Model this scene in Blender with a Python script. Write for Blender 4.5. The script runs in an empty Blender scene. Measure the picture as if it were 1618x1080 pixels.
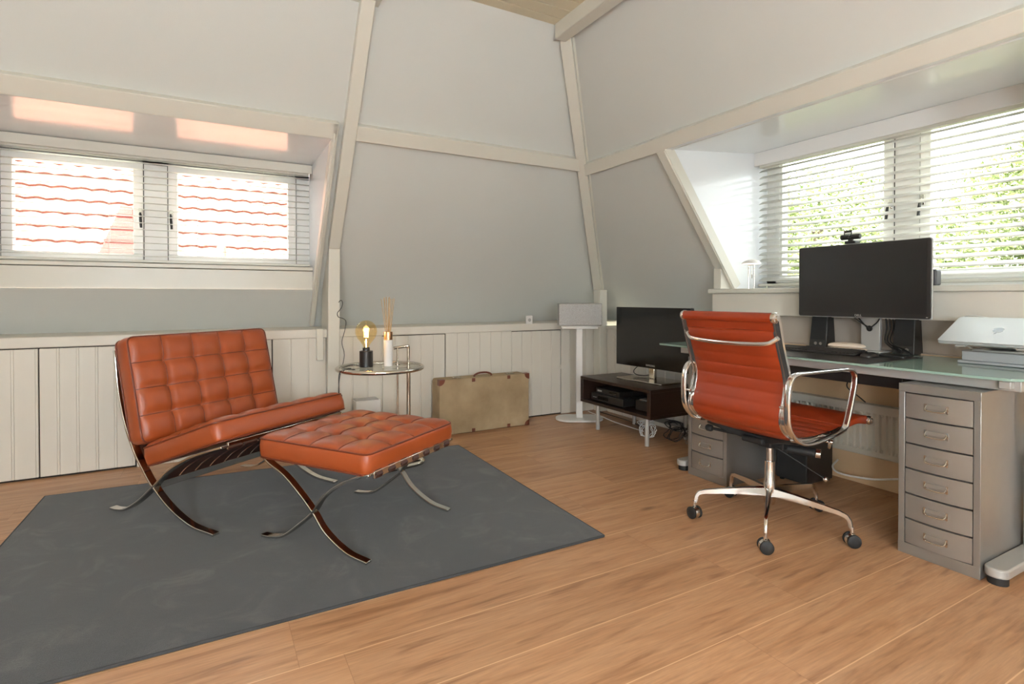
import bpy, bmesh, math, random
from mathutils import Vector, Matrix, noise
random.seed(7)
R = math.radians
SC = bpy.context.scene
COL = SC.collection

# ------------------------------------------------------------------ camera
F_PX, CY = 859.2337, 477.9378
cam = bpy.data.cameras.new('camera'); camo = bpy.data.objects.new('camera', cam); COL.objects.link(camo)
cam.sensor_width = 36.0; cam.sensor_fit = 'HORIZONTAL'; cam.lens = F_PX / 1618 * 36
cam.shift_y = -(540 - CY) / 1618; cam.clip_start = 0.05; cam.clip_end = 200
yaw, pitch, roll = R(29.0616), R(0.5656), R(-0.0374)
v = Vector((math.sin(yaw), math.cos(yaw), 0)); r_ = Vector((math.cos(yaw), -math.sin(yaw), 0)); u_ = Vector((0, 0, 1))
v2 = v*math.cos(pitch) - u_*math.sin(pitch); u2 = u_*math.cos(pitch) + v*math.sin(pitch)
r3 = r_*math.cos(roll) + u2*math.sin(roll); u3 = u2*math.cos(roll) - r_*math.sin(roll)
M = Matrix((r3, u3, -v2)).transposed().to_4x4(); M.translation = Vector((-3.2011, -4.0268, 1.04))
camo.matrix_world = M
SC.camera = camo

# ------------------------------------------------------------------ world, lights, exposure
SC.view_settings.view_transform = 'Standard'; SC.view_settings.look = 'None'
SC.view_settings.gamma = 1.0; SC.view_settings.use_curve_mapping = False
SC.view_settings.exposure = -0.53
world = bpy.data.worlds.new('sky'); SC.world = world; world.use_nodes = True
bg = world.node_tree.nodes['Background']
bg.inputs[0].default_value = (0.93, 0.97, 1.0, 1); bg.inputs[1].default_value = 11.5

def area(name, loc, rot, sx, sy, power, color=(1, 1, 1), portal=False):
    l = bpy.data.lights.new(name, 'AREA'); l.shape = 'RECTANGLE'; l.size = sx; l.size_y = sy
    l.energy = power; l.color = color
    o = bpy.data.objects.new(name, l); COL.objects.link(o); o.location = loc; o.rotation_euler = rot
    if portal: l.cycles.is_portal = True
    return o
area('daylight_portal', (-3.51, 0.42, 1.62), (R(-90), 0, 0), 1.9, 0.72, 1, portal=True)
area('daylight_portal', (0.50, -2.33, 1.60), (0, R(90), 0), 0.95, 1.8, 1, portal=True)
sun = bpy.data.lights.new('sun', 'SUN'); sun.energy = 66.0; sun.angle = R(1.5); sun.color = (1.0, 0.985, 0.95)
suno = bpy.data.objects.new('sun', sun); COL.objects.link(suno)
suno.rotation_euler = Vector((0.70, 0.42, -0.62)).to_track_quat('-Z', 'Y').to_euler()

# ------------------------------------------------------------------ materials
def rgb(r, g, b):
    f = lambda c: (c/255/12.92 if c/255 <= 0.04045 else ((c/255+0.055)/1.055)**2.4)
    return (f(r), f(g), f(b), 1)
class NT:
    def __init__(s, name):
        s.m = bpy.data.materials.new(name); s.m.use_nodes = True
        s.t = s.m.node_tree; s.b = s.t.nodes['Principled BSDF']; s.out = s.t.nodes['Material Output']
    def n(s, typ, ins=None, **kw):
        nd = s.t.nodes.new('ShaderNode'+typ)
        for k, v_ in kw.items(): setattr(nd, k, v_)
        for k, v_ in (ins or {}).items():
            if isinstance(v_, bpy.types.NodeSocket): s.t.links.new(v_, nd.inputs[k])
            else: nd.inputs[k].default_value = v_
        return nd
    def math(s, op, a, b=None, c=None):
        ins = {0: a}
        if b is not None: ins[1] = b
        if c is not None: ins[2] = c
        return s.n('Math', ins, operation=op).outputs[0]
    def set(s, k, v_):
        if isinstance(v_, bpy.types.NodeSocket): s.t.links.new(v_, s.b.inputs[k])
        else: s.b.inputs[k].default_value = v_
    def mix(s, f, a, b):
        nd = s.n('Mix', data_type='RGBA')
        for k, v_ in ((0, f), (6, a), (7, b)):
            if isinstance(v_, bpy.types.NodeSocket): s.t.links.new(v_, nd.inputs[k])
            else: nd.inputs[k].default_value = v_
        return nd.outputs[2]
    def co(s): return s.n('TexCoord').outputs['Object']
    def mapping(s, scale): return s.n('Mapping', {'Vector': s.co(), 'Scale': scale}).outputs[0]
    def noise(s, vec, scale, detail=4, rough=0.55):
        return s.n('TexNoise', {'Vector': vec, 'Scale': scale, 'Detail': detail, 'Roughness': rough}).outputs['Fac']
    def bump(s, h, strength, dist=0.01):
        s.set('Normal', s.n('Bump', {'Height': h, 'Strength': strength, 'Distance': dist}).outputs[0])
    def ramp(s, f, stops):
        nd = s.n('ValToRGB', {'Fac': f}); cr = nd.color_ramp
        while len(cr.elements) < len(stops): cr.elements.new(0.5)
        for e, (p_, c_) in zip(cr.elements, stops): e.position = p_; e.color = c_
        return nd.outputs[0]

def simple(name, col, rough=0.5, metal=0.0, var=0.05, nscale=6.0, bump=0.0, bscale=200, coat=0.0, ior=None):
    """plain surface with a slight procedural variation of colour and roughness"""
    t = NT(name); c = t.co()
    f = t.noise(c, nscale, 3)
    lo = tuple(x*(1-var) for x in col[:3])+(1,); hi = tuple(min(1, x*(1+var)) for x in col[:3])+(1,)
    t.set('Base Color', t.mix(f, lo, hi)); t.set('Metallic', metal)
    t.set('Roughness', t.n('MapRange', {'Value': t.noise(c, nscale*3, 2), 'To Min': rough*0.85, 'To Max': min(1, rough*1.15)}).outputs[0])
    if coat: t.set('Coat Weight', coat); t.set('Coat Roughness', 0.08)
    if bump: t.bump(t.noise(c, bscale, 3), bump, 0.002)
    return t.m

MT = {}
MT['plaster'] = simple('plaster', rgb(205, 206, 201), 0.75, var=0.03, nscale=1.5, bump=0.25, bscale=260)
MT['trim'] = simple('cream_gloss_paint', rgb(216, 213, 202), 0.32, var=0.02, nscale=3, bump=0.05, bscale=40)
MT['board'] = simple('cream_board_paint', rgb(222, 216, 205), 0.42, var=0.03, nscale=3, bump=0.05, bscale=30)
MT['dormer'] = simple('white_gloss_paint', rgb(236, 238, 240), 0.16, var=0.01, nscale=2, bump=0.04, bscale=14)
MT['warm_lit'] = simple('warm_lit_wall', rgb(222, 190, 150), 0.7, var=0.03)  # warm light under the desk, put into the wall colour
MT['grey_wall'] = simple('grey_wall_paint', rgb(176, 164, 152), 0.7, var=0.04)
MT['ceiling'] = simple('ceiling_board_paint', rgb(212, 202, 176), 0.5, var=0.03)
MT['dark_gap'] = simple('shadow_gap', rgb(40, 34, 28), 0.9)
MT['chrome'] = simple('polished_steel', (0.72, 0.70, 0.66, 1), 0.10, 1.0, var=0.02)
MT['nickel'] = simple('brushed_nickel', (0.66, 0.62, 0.55, 1), 0.16, 1.0, var=0.03)
MT['alu'] = simple('polished_aluminium', (0.82, 0.81, 0.80, 1), 0.14, 1.0, var=0.02)
MT['greysteel'] = simple('grey_lacquered_steel', rgb(150, 147, 143), 0.32, 0.6, var=0.05, nscale=8, bump=0.05, bscale=90)
MT['drawer'] = simple('drawer_steel', rgb(150, 144, 138), 0.33, 0.5, var=0.08, nscale=5, bump=0.05, bscale=60)
MT['silver'] = simple('silver_lacquer', rgb(178, 176, 172), 0.4, 0.3)
MT['black'] = simple('black_plastic', rgb(30, 28, 27), 0.4, var=0.1)
MT['blacksoft'] = simple('black_rubber', rgb(24, 23, 23), 0.65, var=0.1)
MT['screen'] = simple('glossy_screen', rgb(16, 14, 14), 0.12, var=0.02)
MT['matscreen'] = simple('matt_screen', rgb(20, 19, 19), 0.34, var=0.02)
MT['white'] = simple('white_plastic', rgb(232, 230, 226), 0.35, var=0.01)
MT['espresso'] = simple('espresso_wood', rgb(42, 28, 22), 0.32, var=0.15, nscale=12, bump=0.1, bscale=60)
MT['keys'] = simple('key_plastic', rgb(38, 34, 32), 0.5)
MT['pinkish'] = simple('cream_cover', rgb(232, 214, 196), 0.5)
MT['lapalu'] = simple('laptop_aluminium', (0.56, 0.58, 0.60, 1), 0.42, 0.5, var=0.01)
MT['logo'] = simple('logo_grey', rgb(120, 124, 130), 0.2, 0.6)
MT['wordmark'] = simple('wordmark_silver', rgb(190, 186, 180), 0.4)
MT['brown'] = simple('worn_brown_leather', rgb(104, 52, 34), 0.45, var=0.25, nscale=30)
MT['gold'] = simple('rose_gold', (0.85, 0.52, 0.30, 1), 0.25, 1.0)
MT['marble'] = simple('white_marble', rgb(236, 234, 232), 0.25, var=0.03, nscale=14)
MT['blackmarble'] = simple('black_marble', rgb(30, 26, 25), 0.3, var=0.3, nscale=14)
MT['reed'] = simple('rattan_reed', rgb(186, 150, 96), 0.7)
MT['radiator'] = simple('radiator_enamel', rgb(208, 202, 188), 0.4)
MT['mat'] = simple('desk_mat_vinyl', rgb(42, 37, 36), 0.35, bump=0.2, bscale=300)
MT['devgrey'] = simple('device_grey', rgb(84, 84, 86), 0.5)
MT['pipe'] = simple('grey_pipe', rgb(120, 116, 112), 0.5)
MT['blind'] = None
MT['strap'] = simple('shaded_leather_strap', rgb(62, 32, 22), 0.5, var=0.1)  # brown strap leather, darkened to carry the shade under the seat

def leather(name, col, rough, sc=1.0):
    t = NT(name); c = t.co()
    n1 = t.noise(c, 9, 4)
    t.set('Base Color', t.mix(n1, tuple(x*0.88 for x in col[:3])+(1,), tuple(x*1.10 for x in col[:3])+(1,)))
    vor = t.n('TexVoronoi', {'Vector': c, 'Scale': 330*sc}, feature='DISTANCE_TO_EDGE').outputs[0]
    h = t.math('ADD', t.math('MULTIPLY', vor, 1.2), t.math('MULTIPLY', t.noise(c, 22, 5), 1.4))
    t.bump(h, 0.22, 0.002)
    t.set('Roughness', t.n('MapRange', {'Value': n1, 'To Min': rough*0.8, 'To Max': rough*1.2}).outputs[0])
    return t.m
MT['cognac'] = leather('cognac_leather', rgb(152, 70, 32), 0.32)
MT['cognac_piping'] = leather('cognac_piping', rgb(104, 44, 24), 0.42)
MT['orange'] = leather('orange_leather', rgb(138, 47, 15), 0.40)

def wood_floor():
    t = NT('oak_laminate'); c = t.co()
    sep = t.n('SeparateXYZ', {0: c}); X, Y = sep.outputs[0], sep.outputs[1]
    W = 0.248
    yy = t.math('DIVIDE', t.math('ADD', Y, 2.162), W)
    pid = t.math('FLOOR', yy); fy = t.math('FRACT', yy)
    rnd = t.n('TexWhiteNoise', {'W': pid}, noise_dimensions='1D').outputs['Value']
    xx = t.math('DIVIDE', t.math('ADD', X, t.math('MULTIPLY', rnd, 1.38)), 1.38)
    bid = t.math('FLOOR', xx); fx = t.math('FRACT', xx)
    rv = t.n('TexWhiteNoise', {'Vector': t.n('CombineXYZ', {0: pid, 1: bid}).outputs[0]}, noise_dimensions='2D').outputs['Value']
    off = t.n('CombineXYZ', {0: t.math('MULTIPLY', rv, 37.0), 1: t.math('MULTIPLY', pid, 3.1)}).outputs[0]
    vec = t.n('VectorMath', {0: c, 1: off}, operation='ADD').outputs[0]
    st = t.n('Mapping', {'Vector': vec, 'Scale': (0.9, 9.0, 1)}).outputs[0]
    warp = t.n('TexNoise', {'Vector': st, 'Scale': 1.6, 'Detail': 5, 'Roughness': 0.6, 'Distortion': 0.9}).outputs['Fac']
    st2 = t.n('Mapping', {'Vector': vec, 'Scale': (5, 90.0, 1)}).outputs[0]
    fine = t.noise(st2, 1.5, 5, 0.65)
    st3 = t.n('Mapping', {'Vector': vec, 'Scale': (3.0, 26.0, 1)}).outputs[0]
    dark = t.n('TexNoise', {'Vector': st3, 'Scale': 1.3, 'Detail': 3, 'Roughness': 0.5, 'Distortion': 0.4}).outputs['Fac']
    knot = t.n('TexVoronoi', {'Vector': t.n('Mapping', {'Vector': vec, 'Scale': (1.3, 3.6, 1)}).outputs[0], 'Scale': 1.2}).outputs['Distance']
    base = t.ramp(warp, [(0.25, rgb(146, 102, 70)), (0.42, rgb(178, 132, 96)), (0.58, rgb(190, 146, 110)), (0.78, rgb(172, 126, 90))])
    dk = t.n('MapRange', {'Value': dark, 'From Min': 0.57, 'From Max': 0.74, 'To Min': 0.0, 'To Max': 0.62}).outputs[0]
    c1 = t.mix(dk, base, rgb(124, 78, 50))
    kn = t.n('MapRange', {'Value': knot, 'From Min': 0.03, 'From Max': 0.10, 'To Min': 0.7, 'To Max': 0.0}).outputs[0]
    c2 = t.mix(kn, c1, rgb(96, 60, 40))
    fn = t.n('MapRange', {'Value': fine, 'From Min': 0.3, 'From Max': 0.7, 'To Min': 0.80, 'To Max': 1.13}).outputs[0]
    pv = t.n('MapRange', {'Value': rv, 'To Min': 0.92, 'To Max': 1.08}).outputs[0]
    mul = t.math('MULTIPLY', fn, pv)
    cm = t.n('VectorMath', {0: c2, 'Scale': mul}, operation='SCALE').outputs[0]
    ed = t.math('MINIMUM', fy, t.math('SUBTRACT', 1.0, fy))
    line = t.math('LESS_THAN', ed, 0.0075)
    ex = t.math('MINIMUM', fx, t.math('SUBTRACT', 1.0, fx))
    lx = t.math('MULTIPLY', t.math('LESS_THAN', ex, 0.0008), 0.5)
    c3 = t.mix(t.math('MULTIPLY', line, 0.75), cm, rgb(226, 186, 146))
    c4 = t.mix(lx, c3, rgb(140, 95, 62))
    t.set('Base Color', c4)
    t.set('Roughness', t.n('MapRange', {'Value': fine, 'To Min': 0.30, 'To Max': 0.46}).outputs[0])
    h = t.math('SUBTRACT', t.math('MULTIPLY', fine, 0.25), line)
    t.bump(h, 0.25, 0.002)
    return t.m
MT['floor'] = wood_floor()

def rug_mat():
    t = NT('charcoal_rug_pile'); c = t.co()
    fine = t.noise(c, 420, 2); big = t.n('TexNoise', {'Vector': c, 'Scale': 5.0, 'Detail': 9, 'Roughness': 0.70, 'Distortion': 0.9}).outputs['Fac']
    col = t.ramp(big, [(0.38, rgb(38, 38, 40)), (0.52, rgb(43, 43, 45)), (0.68, rgb(68, 66, 65))])
    f2 = t.n('MapRange', {'Value': fine, 'From Min': 0.3, 'From Max': 0.7, 'To Min': 0.75, 'To Max': 1.2}).outputs[0]
    t.set('Base Color', t.n('VectorMath', {0: col, 'Scale': f2}, operation='SCALE').outputs[0])
    t.set('Roughness', 0.95); t.set('Sheen Weight', 0.25)
    t.bump(fine, 0.5, 0.003)
    return t.m
MT['rug'] = rug_mat()
MT['rugedge'] = simple('rug_edge_binding', rgb(52, 52, 54), 0.9, bump=0.3, bscale=500)

def canvas():
    t = NT('suitcase_canvas'); c = t.co()
    w = t.math('ADD', t.n('TexWave', {'Vector': c, 'Scale': 160, 'Distortion': 0.6}, bands_direction='X').outputs['Fac'],
               t.n('TexWave', {'Vector': c, 'Scale': 160, 'Distortion': 0.6}, bands_direction='Z').outputs['Fac'])
    n1 = t.noise(c, 5, 5)
    col = t.ramp(n1, [(0.3, rgb(146, 124, 94)), (0.6, rgb(170, 148, 116)), (0.8, rgb(184, 164, 134))])
    sc_ = t.n('MapRange', {'Value': w, 'To Max': 2.0, 'From Max': 2.0, 'To Min': 0.84}).outputs[0]
    f3 = t.n('MapRange', {'Value': w, 'From Max': 2.0, 'To Min': 0.82, 'To Max': 1.12}).outputs[0]
    t.set('Base Color', t.n('VectorMath', {0: col, 'Scale': f3}, operation='SCALE').outputs[0])
    t.set('Roughness', 0.85); t.bump(w, 0.3, 0.001)
    return t.m
MT['canvas'] = canvas()

def speckle_grille():
    t = NT('speaker_grille'); c = t.co()
    vv = t.n('TexVoronoi', {'Vector': c, 'Scale': 300}).outputs['Distance']
    t.set('Base Color', t.ramp(vv, [(0.1, rgb(84, 82, 80)), (0.5, rgb(158, 154, 150))]))
    t.set('Metallic', 0.3); t.set('Roughness', 0.5); t.bump(vv, 0.2, 0.001)
    return t.m
MT['grille'] = speckle_grille()

def thin_glass(name, tint, gloss=0.05, rough=0.02):
    """thin pane: mostly transparent, with a Fresnel reflection"""
    t = NT(name)
    tr = t.n('BsdfTransparent', {'Color': tint}); gl = t.n('BsdfGlossy', {'Color': (1, 1, 1, 1), 'Roughness': rough})
    fc = t.n('LayerWeight', {'Blend': 0.5}).outputs['Facing']
    fr = t.math('MULTIPLY_ADD', t.math('POWER', fc, 4.0), 0.55, gloss)
    ms = t.n('MixShader', {0: fr, 1: tr.outputs[0], 2: gl.outputs[0]})
    t.t.links.new(ms.outputs[0], t.out.inputs[0])
    return t.m
MT['pane'] = thin_glass('window_pane', (0.96, 0.98, 0.97, 1))
MT['tableglass'] = thin_glass('table_glass', (0.86, 0.90, 0.88, 1))
MT['bulbglass'] = thin_glass('amber_bulb_glass', (0.97, 0.86, 0.62, 1))
def frosted():
    t = NT('frosted_green_glass'); c = t.co()
    t.set('Base Color', t.mix(t.noise(c, 4, 3), rgb(160, 190, 178), rgb(176, 204, 192)))
    t.set('Roughness', 0.07); t.set('Transmission Weight', 0.25); t.set('IOR', 1.5)
    return t.m
MT['frost'] = frosted()
def emis(name, col, s):
    t = NT(name); t.set('Base Color', col); t.set('Emission Color', col); t.set('Emission Strength', s); return t.m
MT['filament'] = emis('glowing_filament', (1.0, 0.62, 0.25, 1), 30)
MT['shade'] = emis('fill_drum_shade', (0.88, 0.95, 1.0, 1), 138)  # glow of the fill lamps added behind the camera
MT['lampwhite'] = emis('lit_diffuser', (1.0, 0.90, 0.78, 1), 4)
def slat():
    t = NT('white_blind_slat')
    d = t.n('BsdfDiffuse', {'Color': rgb(240, 238, 232)}); tl = t.n('BsdfTranslucent', {'Color': rgb(240, 236, 226)})
    g = t.n('BsdfGlossy', {'Color': (1, 1, 1, 1), 'Roughness': 0.35})
    m1 = t.n('MixShader', {0: 0.22, 1: d.outputs[0], 2: tl.outputs[0]})
    m2 = t.n('MixShader', {0: 0.06, 1: m1.outputs[0], 2: g.outputs[0]})
    t.t.links.new(m2.outputs[0], t.out.inputs[0]); return t.m
MT['blind'] = slat()
def tiles():
    t = NT('red_roof_tiles'); c = t.co()
    n1 = t.noise(c, 6, 5)
    t.set('Base Color', t.ramp(n1, [(0.3, rgb(178, 104, 82)), (0.55, rgb(204, 136, 112)), (0.8, rgb(216, 160, 138))]))
    t.set('Roughness', 0.85); return t.m
MT['tile'] = tiles()
MT['tile_shade'] = simple('shaded_tile_edge', rgb(84, 50, 40), 0.9, var=0.2)  # shade under the tile courses, put into the lip colour
MT['redtile'] = simple('shaded_red_tile', rgb(128, 52, 44), 0.8, var=0.15)  # red tile of the small hip, its shade put into the colour
def leaf():
    t = NT('leaf_green')
    oi = t.n('NewGeometry').outputs['Random Per Island']
    col = t.ramp(oi, [(0.0, rgb(70, 84, 44)), (0.4, rgb(110, 124, 72)), (0.75, rgb(156, 164, 112)), (1.0, rgb(206, 208, 172))])
    d = t.n('BsdfDiffuse', {'Color': col}); tl = t.n('BsdfTranslucent', {'Color': col})
    m1 = t.n('MixShader', {0: 0.4, 1: d.outputs[0], 2: tl.outputs[0]})
    t.t.links.new(m1.outputs[0], t.out.inputs[0]); return t.m
MT['leaf'] = leaf()
MT['bark'] = simple('bark', rgb(84, 70, 56), 0.9, var=0.2, nscale=20)
MT['ground'] = simple('garden_ground', rgb(168, 170, 150), 0.9, var=0.2)

# ------------------------------------------------------------------ mesh builder
class MB:
    def __init__(s): s.v = []; s.f = []
    def add(s, vs, fs, M_=None):
        o = len(s.v)
        s.v += [tuple(M_ @ Vector(p)) if M_ else tuple(p) for p in vs]
        s.f += [tuple(i+o for i in f) for f in fs]; return s
    def box(s, x0, x1, y0, y1, z0, z1, M_=None):
        vs = [(x, y, z) for z in (z0, z1) for y in (y0, y1) for x in (x0, x1)]
        return s.add(vs, [(0, 2, 3, 1), (4, 5, 7, 6), (0, 1, 5, 4), (2, 6, 7, 3), (0, 4, 6, 2), (1, 3, 7, 5)], M_)
    def prism(s, poly, z0, z1, M_=None):
        n = len(poly)
        vs = [(x, y, z0) for x, y in poly] + [(x, y, z1) for x, y in poly]
        return s.add(vs, [tuple(range(n-1, -1, -1)), tuple(range(n, 2*n))] + [(i, (i+1) % n, n+(i+1) % n, n+i) for i in range(n)], M_)
    def quad(s, a, b, c, d): return s.add([a, b, c, d], [(0, 1, 2, 3)])
    def poly(s, pts): return s.add(pts, [tuple(range(len(pts)))])
    def cyl(s, p0, p1, r0, r1=None, n=20, caps=True):
        r1 = r0 if r1 is None else r1
        p0 = Vector(p0); p1 = Vector(p1); d = (p1-p0).normalized()
        a = d.orthogonal().normalized(); b = d.cross(a)
        vs = []
        for p, r in ((p0, r0), (p1, r1)):
            vs += [p + r*(a*math.cos(2*math.pi*i/n) + b*math.sin(2*math.pi*i/n)) for i in range(n)]
        fs = [(i, (i+1) % n, n+(i+1) % n, n+i) for i in range(n)]
        if caps: fs += [tuple(range(n-1, -1, -1)), tuple(range(n, 2*n))]
        return s.add(vs, fs)
    def lathe(s, prof, c=(0, 0, 0), n=32, axis='z', M_=None):
        vs, fs = [], []
        m = len(prof)
        for i in range(n):
            a = 2*math.pi*i/n
            for r, z in prof:
                p = (r*math.cos(a), r*math.sin(a), z)
                if axis == 'x': p = (p[2], p[0], p[1])
                if axis == 'y': p = (p[1], p[2], p[0])
                vs.append((p[0]+c[0], p[1]+c[1], p[2]+c[2]))
        for i in range(n):
            j = (i+1) % n
            for k in range(m-1): fs.append((i*m+k, j*m+k, j*m+k+1, i*m+k+1))
        return s.add(vs, fs, M_)
    def sweep(s, pts, sec, up=(0, 0, 1), closed=False, caps=True, scales=None):
        """sweep a 2D section (a: sideways, b: along the 'up' reference made normal) along a path"""
        P = [Vector(p) for p in pts]; n = len(P); m = len(sec); vs = []
        up = Vector(up)
        for i in range(n):
            if closed: t = (P[(i+1) % n]-P[i-1])
            else: t = P[min(i+1, n-1)]-P[max(i-1, 0)]
            t.normalize()
            side = t.cross(up)
            if side.length < 1e-5: side = t.orthogonal()
            side.normalize(); nn = side.cross(t)
            k = scales[i] if scales else 1.0
            vs += [P[i] + side*a*k + nn*b*k for a, b in sec]
        fs = []
        for i in range(n if closed else n-1):
            j = (i+1) % n
            for q in range(m): fs.append((i*m+q, i*m+(q+1) % m, j*m+(q+1) % m, j*m+q))
        if caps and not closed: fs += [tuple(range(m-1, -1, -1)), tuple((n-1)*m+q for q in range(m))]
        return s.add(vs, fs)
    def tube(s, pts, r, n=10, closed=False, up=None, scales=None):
        sec = [(r*math.cos(2*math.pi*i/n), r*math.sin(2*math.pi*i/n)) for i in range(n)]
        if up is None:
            # parallel transport
            P = [Vector(p) for p in pts]; N = len(P); vs = []
            t0 = (P[1]-P[0]).normalized(); a = t0.orthogonal().normalized()
            for i in range(N):
                if closed: t = (P[(i+1) % N]-P[i-1]).normalized()
                else: t = (P[min(i+1, N-1)]-P[max(i-1, 0)]).normalized()
                a = (a - t*a.dot(t)).normalized(); b = t.cross(a)
                k = scales[i] if scales else 1
                vs += [P[i] + (a*x+b*y)*k for x, y in sec]
            fs = []
            for i in range(N if closed else N-1):
                j = (i+1) % N
                for q in range(n): fs.append((i*n+q, i*n+(q+1) % n, j*n+(q+1) % n, j*n+q))
            if not closed: fs += [tuple(range(n-1, -1, -1)), tuple((N-1)*n+q for q in range(n))]
            return s.add(vs, fs)
        return s.sweep(pts, sec, up, closed)
    def build(s, name, mat, parent=None, bevel=0, smooth=35, seg=2, solid=0, label=None):
        me = bpy.data.meshes.new(name); me.from_pydata([tuple(p) for p in s.v], [], s.f); me.update()
        bm = bmesh.new(); bm.from_mesh(me); bmesh.ops.recalc_face_normals(bm, faces=bm.faces); bm.to_mesh(me); bm.free()
        me.materials.append(MT[mat] if isinstance(mat, str) else mat)
        if smooth:
            me.shade_smooth(); me.set_sharp_from_angle(angle=R(smooth))
        o = bpy.data.objects.new(name, me); COL.objects.link(o)
        if parent: o.parent = parent
        if bevel:
            b = o.modifiers.new('bevel', 'BEVEL'); b.width = bevel; b.segments = seg; b.limit_method = 'ANGLE'; b.angle_limit = R(40)
            b.harden_normals = False
        if label: o['label'] = label
        return o

def spl(pts, n=8, closed=False):
    """Catmull-Rom through points"""
    P = [Vector(p) for p in pts]; out = []; N = len(P)
    rng = range(N) if closed else range(N-1)
    for i in rng:
        p0 = P[i-1] if (i > 0 or closed) else P[0]*2-P[1]
        p1 = P[i]; p2 = P[(i+1) % N]
        p3 = P[(i+2) % N] if (closed or i+2 < N) else P[-1]*2-P[-2]
        for k in range(n):
            t = k/n
            out.append(0.5*((2*p1)+(p2-p0)*t+(2*p0-5*p1+4*p2-p3)*t*t+(3*p1-p0-3*p2+p3)*t**3))
    if not closed: out.append(P[-1])
    return out
def rrect(w, h, r, n=4):
    out = []
    for cx, cy, a0 in ((w/2-r, h/2-r, 0), (-w/2+r, h/2-r, 90), (-w/2+r, -h/2+r, 180), (w/2-r, -h/2+r, 270)):
        for k in range(n+1):
            a = R(a0+90*k/n); out.append((cx+r*math.cos(a), cy+r*math.sin(a)))
    return out
def tag(o, label=None, cat=None, group=None, kind=None):
    if label: o['label'] = label
    if cat: o['category'] = cat
    if group: o['group'] = group
    if kind: o['kind'] = kind
    return o
def thing(name, label, cat, loc=(0, 0, 0), rz=0.0, group=None):
    o = bpy.data.objects.new(name, None); COL.objects.link(o); o.empty_display_size = 0.1
    o.location = loc; o.rotation_euler = (0, 0, rz)
    return tag(o, label, cat, group)
def struct(name, mb, mat, parent=None, **k):
    o = mb.build(name, mat, parent, **k)
    if parent is None: tag(o, kind='structure')
    return o
def copy_tree(o, parent=None):
    c = o.copy(); COL.objects.link(c); c.parent = parent
    for ch in list(o.children): copy_tree(ch, c)
    return c
def cable(name, pts, r, mat, label=None, cat='cable', parent=None, n=6, res=8):
    o = MB().tube(spl(pts, res), r, n).build(name, mat, parent)
    if parent is None: tag(o, label, cat)
    return o

# ================================================================== SETTING
GA = lambda z: 0.9565-0.75*z            # face plane of the timbers on the back slope (y)
GB = lambda z: 0.8765-0.75*z            # the same on the right slope (x)
PA = lambda z: GA(z)+0.06               # plaster plane, back
PB = lambda z: GB(z)+0.06               # plaster plane, right
CZ = 2.80; KZ = 0.753; LZ = 0.815
XL, YF = -6.0, -6.0                      # left wall, front wall (behind the camera)
DAx0, DAx1, DAz = -4.49, -2.535, 2.016   # dormer in the back slope
DBy0, DBy1, DBz = -3.27, -1.419, 1.998   # dormer in the right slope

struct('floor', MB().box(XL-.1, 0.35, YF-.1, 0.45, -0.06, 0.0), 'floor')
# ceiling boards run along x
m = MB().box(XL-.1, PB(CZ)+.06, YF-.1, PA(CZ)+.05, CZ+0.006, CZ+0.08)
y = PA(CZ)+0.024
k = 0
while y > YF:
    y1 = y-0.104
    m.box(XL, PB(CZ)+.02, y1+0.006, y, CZ-0.004, CZ+0.01)
    y = y1
struct('ceiling', m, 'ceiling', bevel=0.002)
# ---- back slope plaster, with the dormer opening
def sa(x, z): return (x, PA(z), z)
def sb(y, z): return (PB(z), y, z)
hip = lambda z: (PB(z), PA(z), z)
m = MB()
m.poly([sa(XL, LZ), sa(DAx0, LZ), sa(DAx0, CZ), sa(XL, CZ)])
m.poly([sa(DAx0, LZ), sa(DAx1, LZ), sa(DAx1, 1.097), sa(DAx0, 1.097)])
m.poly([sa(DAx0, DAz), sa(DAx1, DAz), sa(DAx1, CZ), sa(DAx0, CZ)])
m.poly([sa(DAx1, LZ), hip(LZ), hip(CZ), sa(DAx1, CZ)])
struct('wall_back', m, 'plaster', smooth=0)
m = MB()
m.poly([hip(LZ), sb(DBy1, LZ), sb(DBy1, CZ), hip(CZ)])
m.poly([sb(DBy1, DBz), sb(DBy0, DBz), sb(DBy0, CZ), sb(DBy1, CZ)])
m.poly([sb(DBy0, LZ), sb(YF, LZ), sb(YF, CZ), sb(DBy0, CZ)])
struct('wall_right', m, 'plaster', smooth=0)
struct('wall_left', MB().box(XL-.1, XL, YF-.1, 1.0, 0, CZ+.1), 'plaster', smooth=0)
struct('wall_front', MB().box(XL-.1, 0.8, YF-.1, YF, 0, CZ+.1), 'plaster', smooth=0)
# light-tight shell outside the slopes
# ---- knee walls
def boards(mb, x0, x1, z0, z1, y, axis='x', bw=0.1, th=0.016):
    n = max(1, round((x1-x0)/bw)); w = (x1-x0)/n
    for i in range(n):
        a, b = x0+i*w, x0+(i+1)*w
        g = 0.0007
        if axis == 'x': mb.box(a, b, y+0.003, y+th-.002, z0+.0005, z1-.0005)
        else: mb.box(y+0.003, y+th-.002, a, b, z0+.0005, z1-.0005)
        # main face with a bead beside the joint
        for p, q, d in ((a+g, b-g-0.011, 0), (b-g-0.0112, b-g, -0.0016)):
            if axis == 'x': mb.box(p, q, y-d, y+th, z0, z1)
            else: mb.box(y-d, y+th, p, q, z0, z1)
m = MB().box(XL, 0.40, 0.0185, 0.05, 0, KZ)
boards(m, XL, -4.912, 0, KZ, 0.0); boards(m, -3.598, -2.835, 0, KZ, 0.0); boards(m, -2.828, -2.48, 0, KZ, 0.0)
boards(m, -2.40, -2.075, 0, KZ, 0.0); boards(m, -1.565, -0.966, 0, KZ, 0.0); boards(m, -0.458, -0.10, 0, KZ, 0.0)
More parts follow.
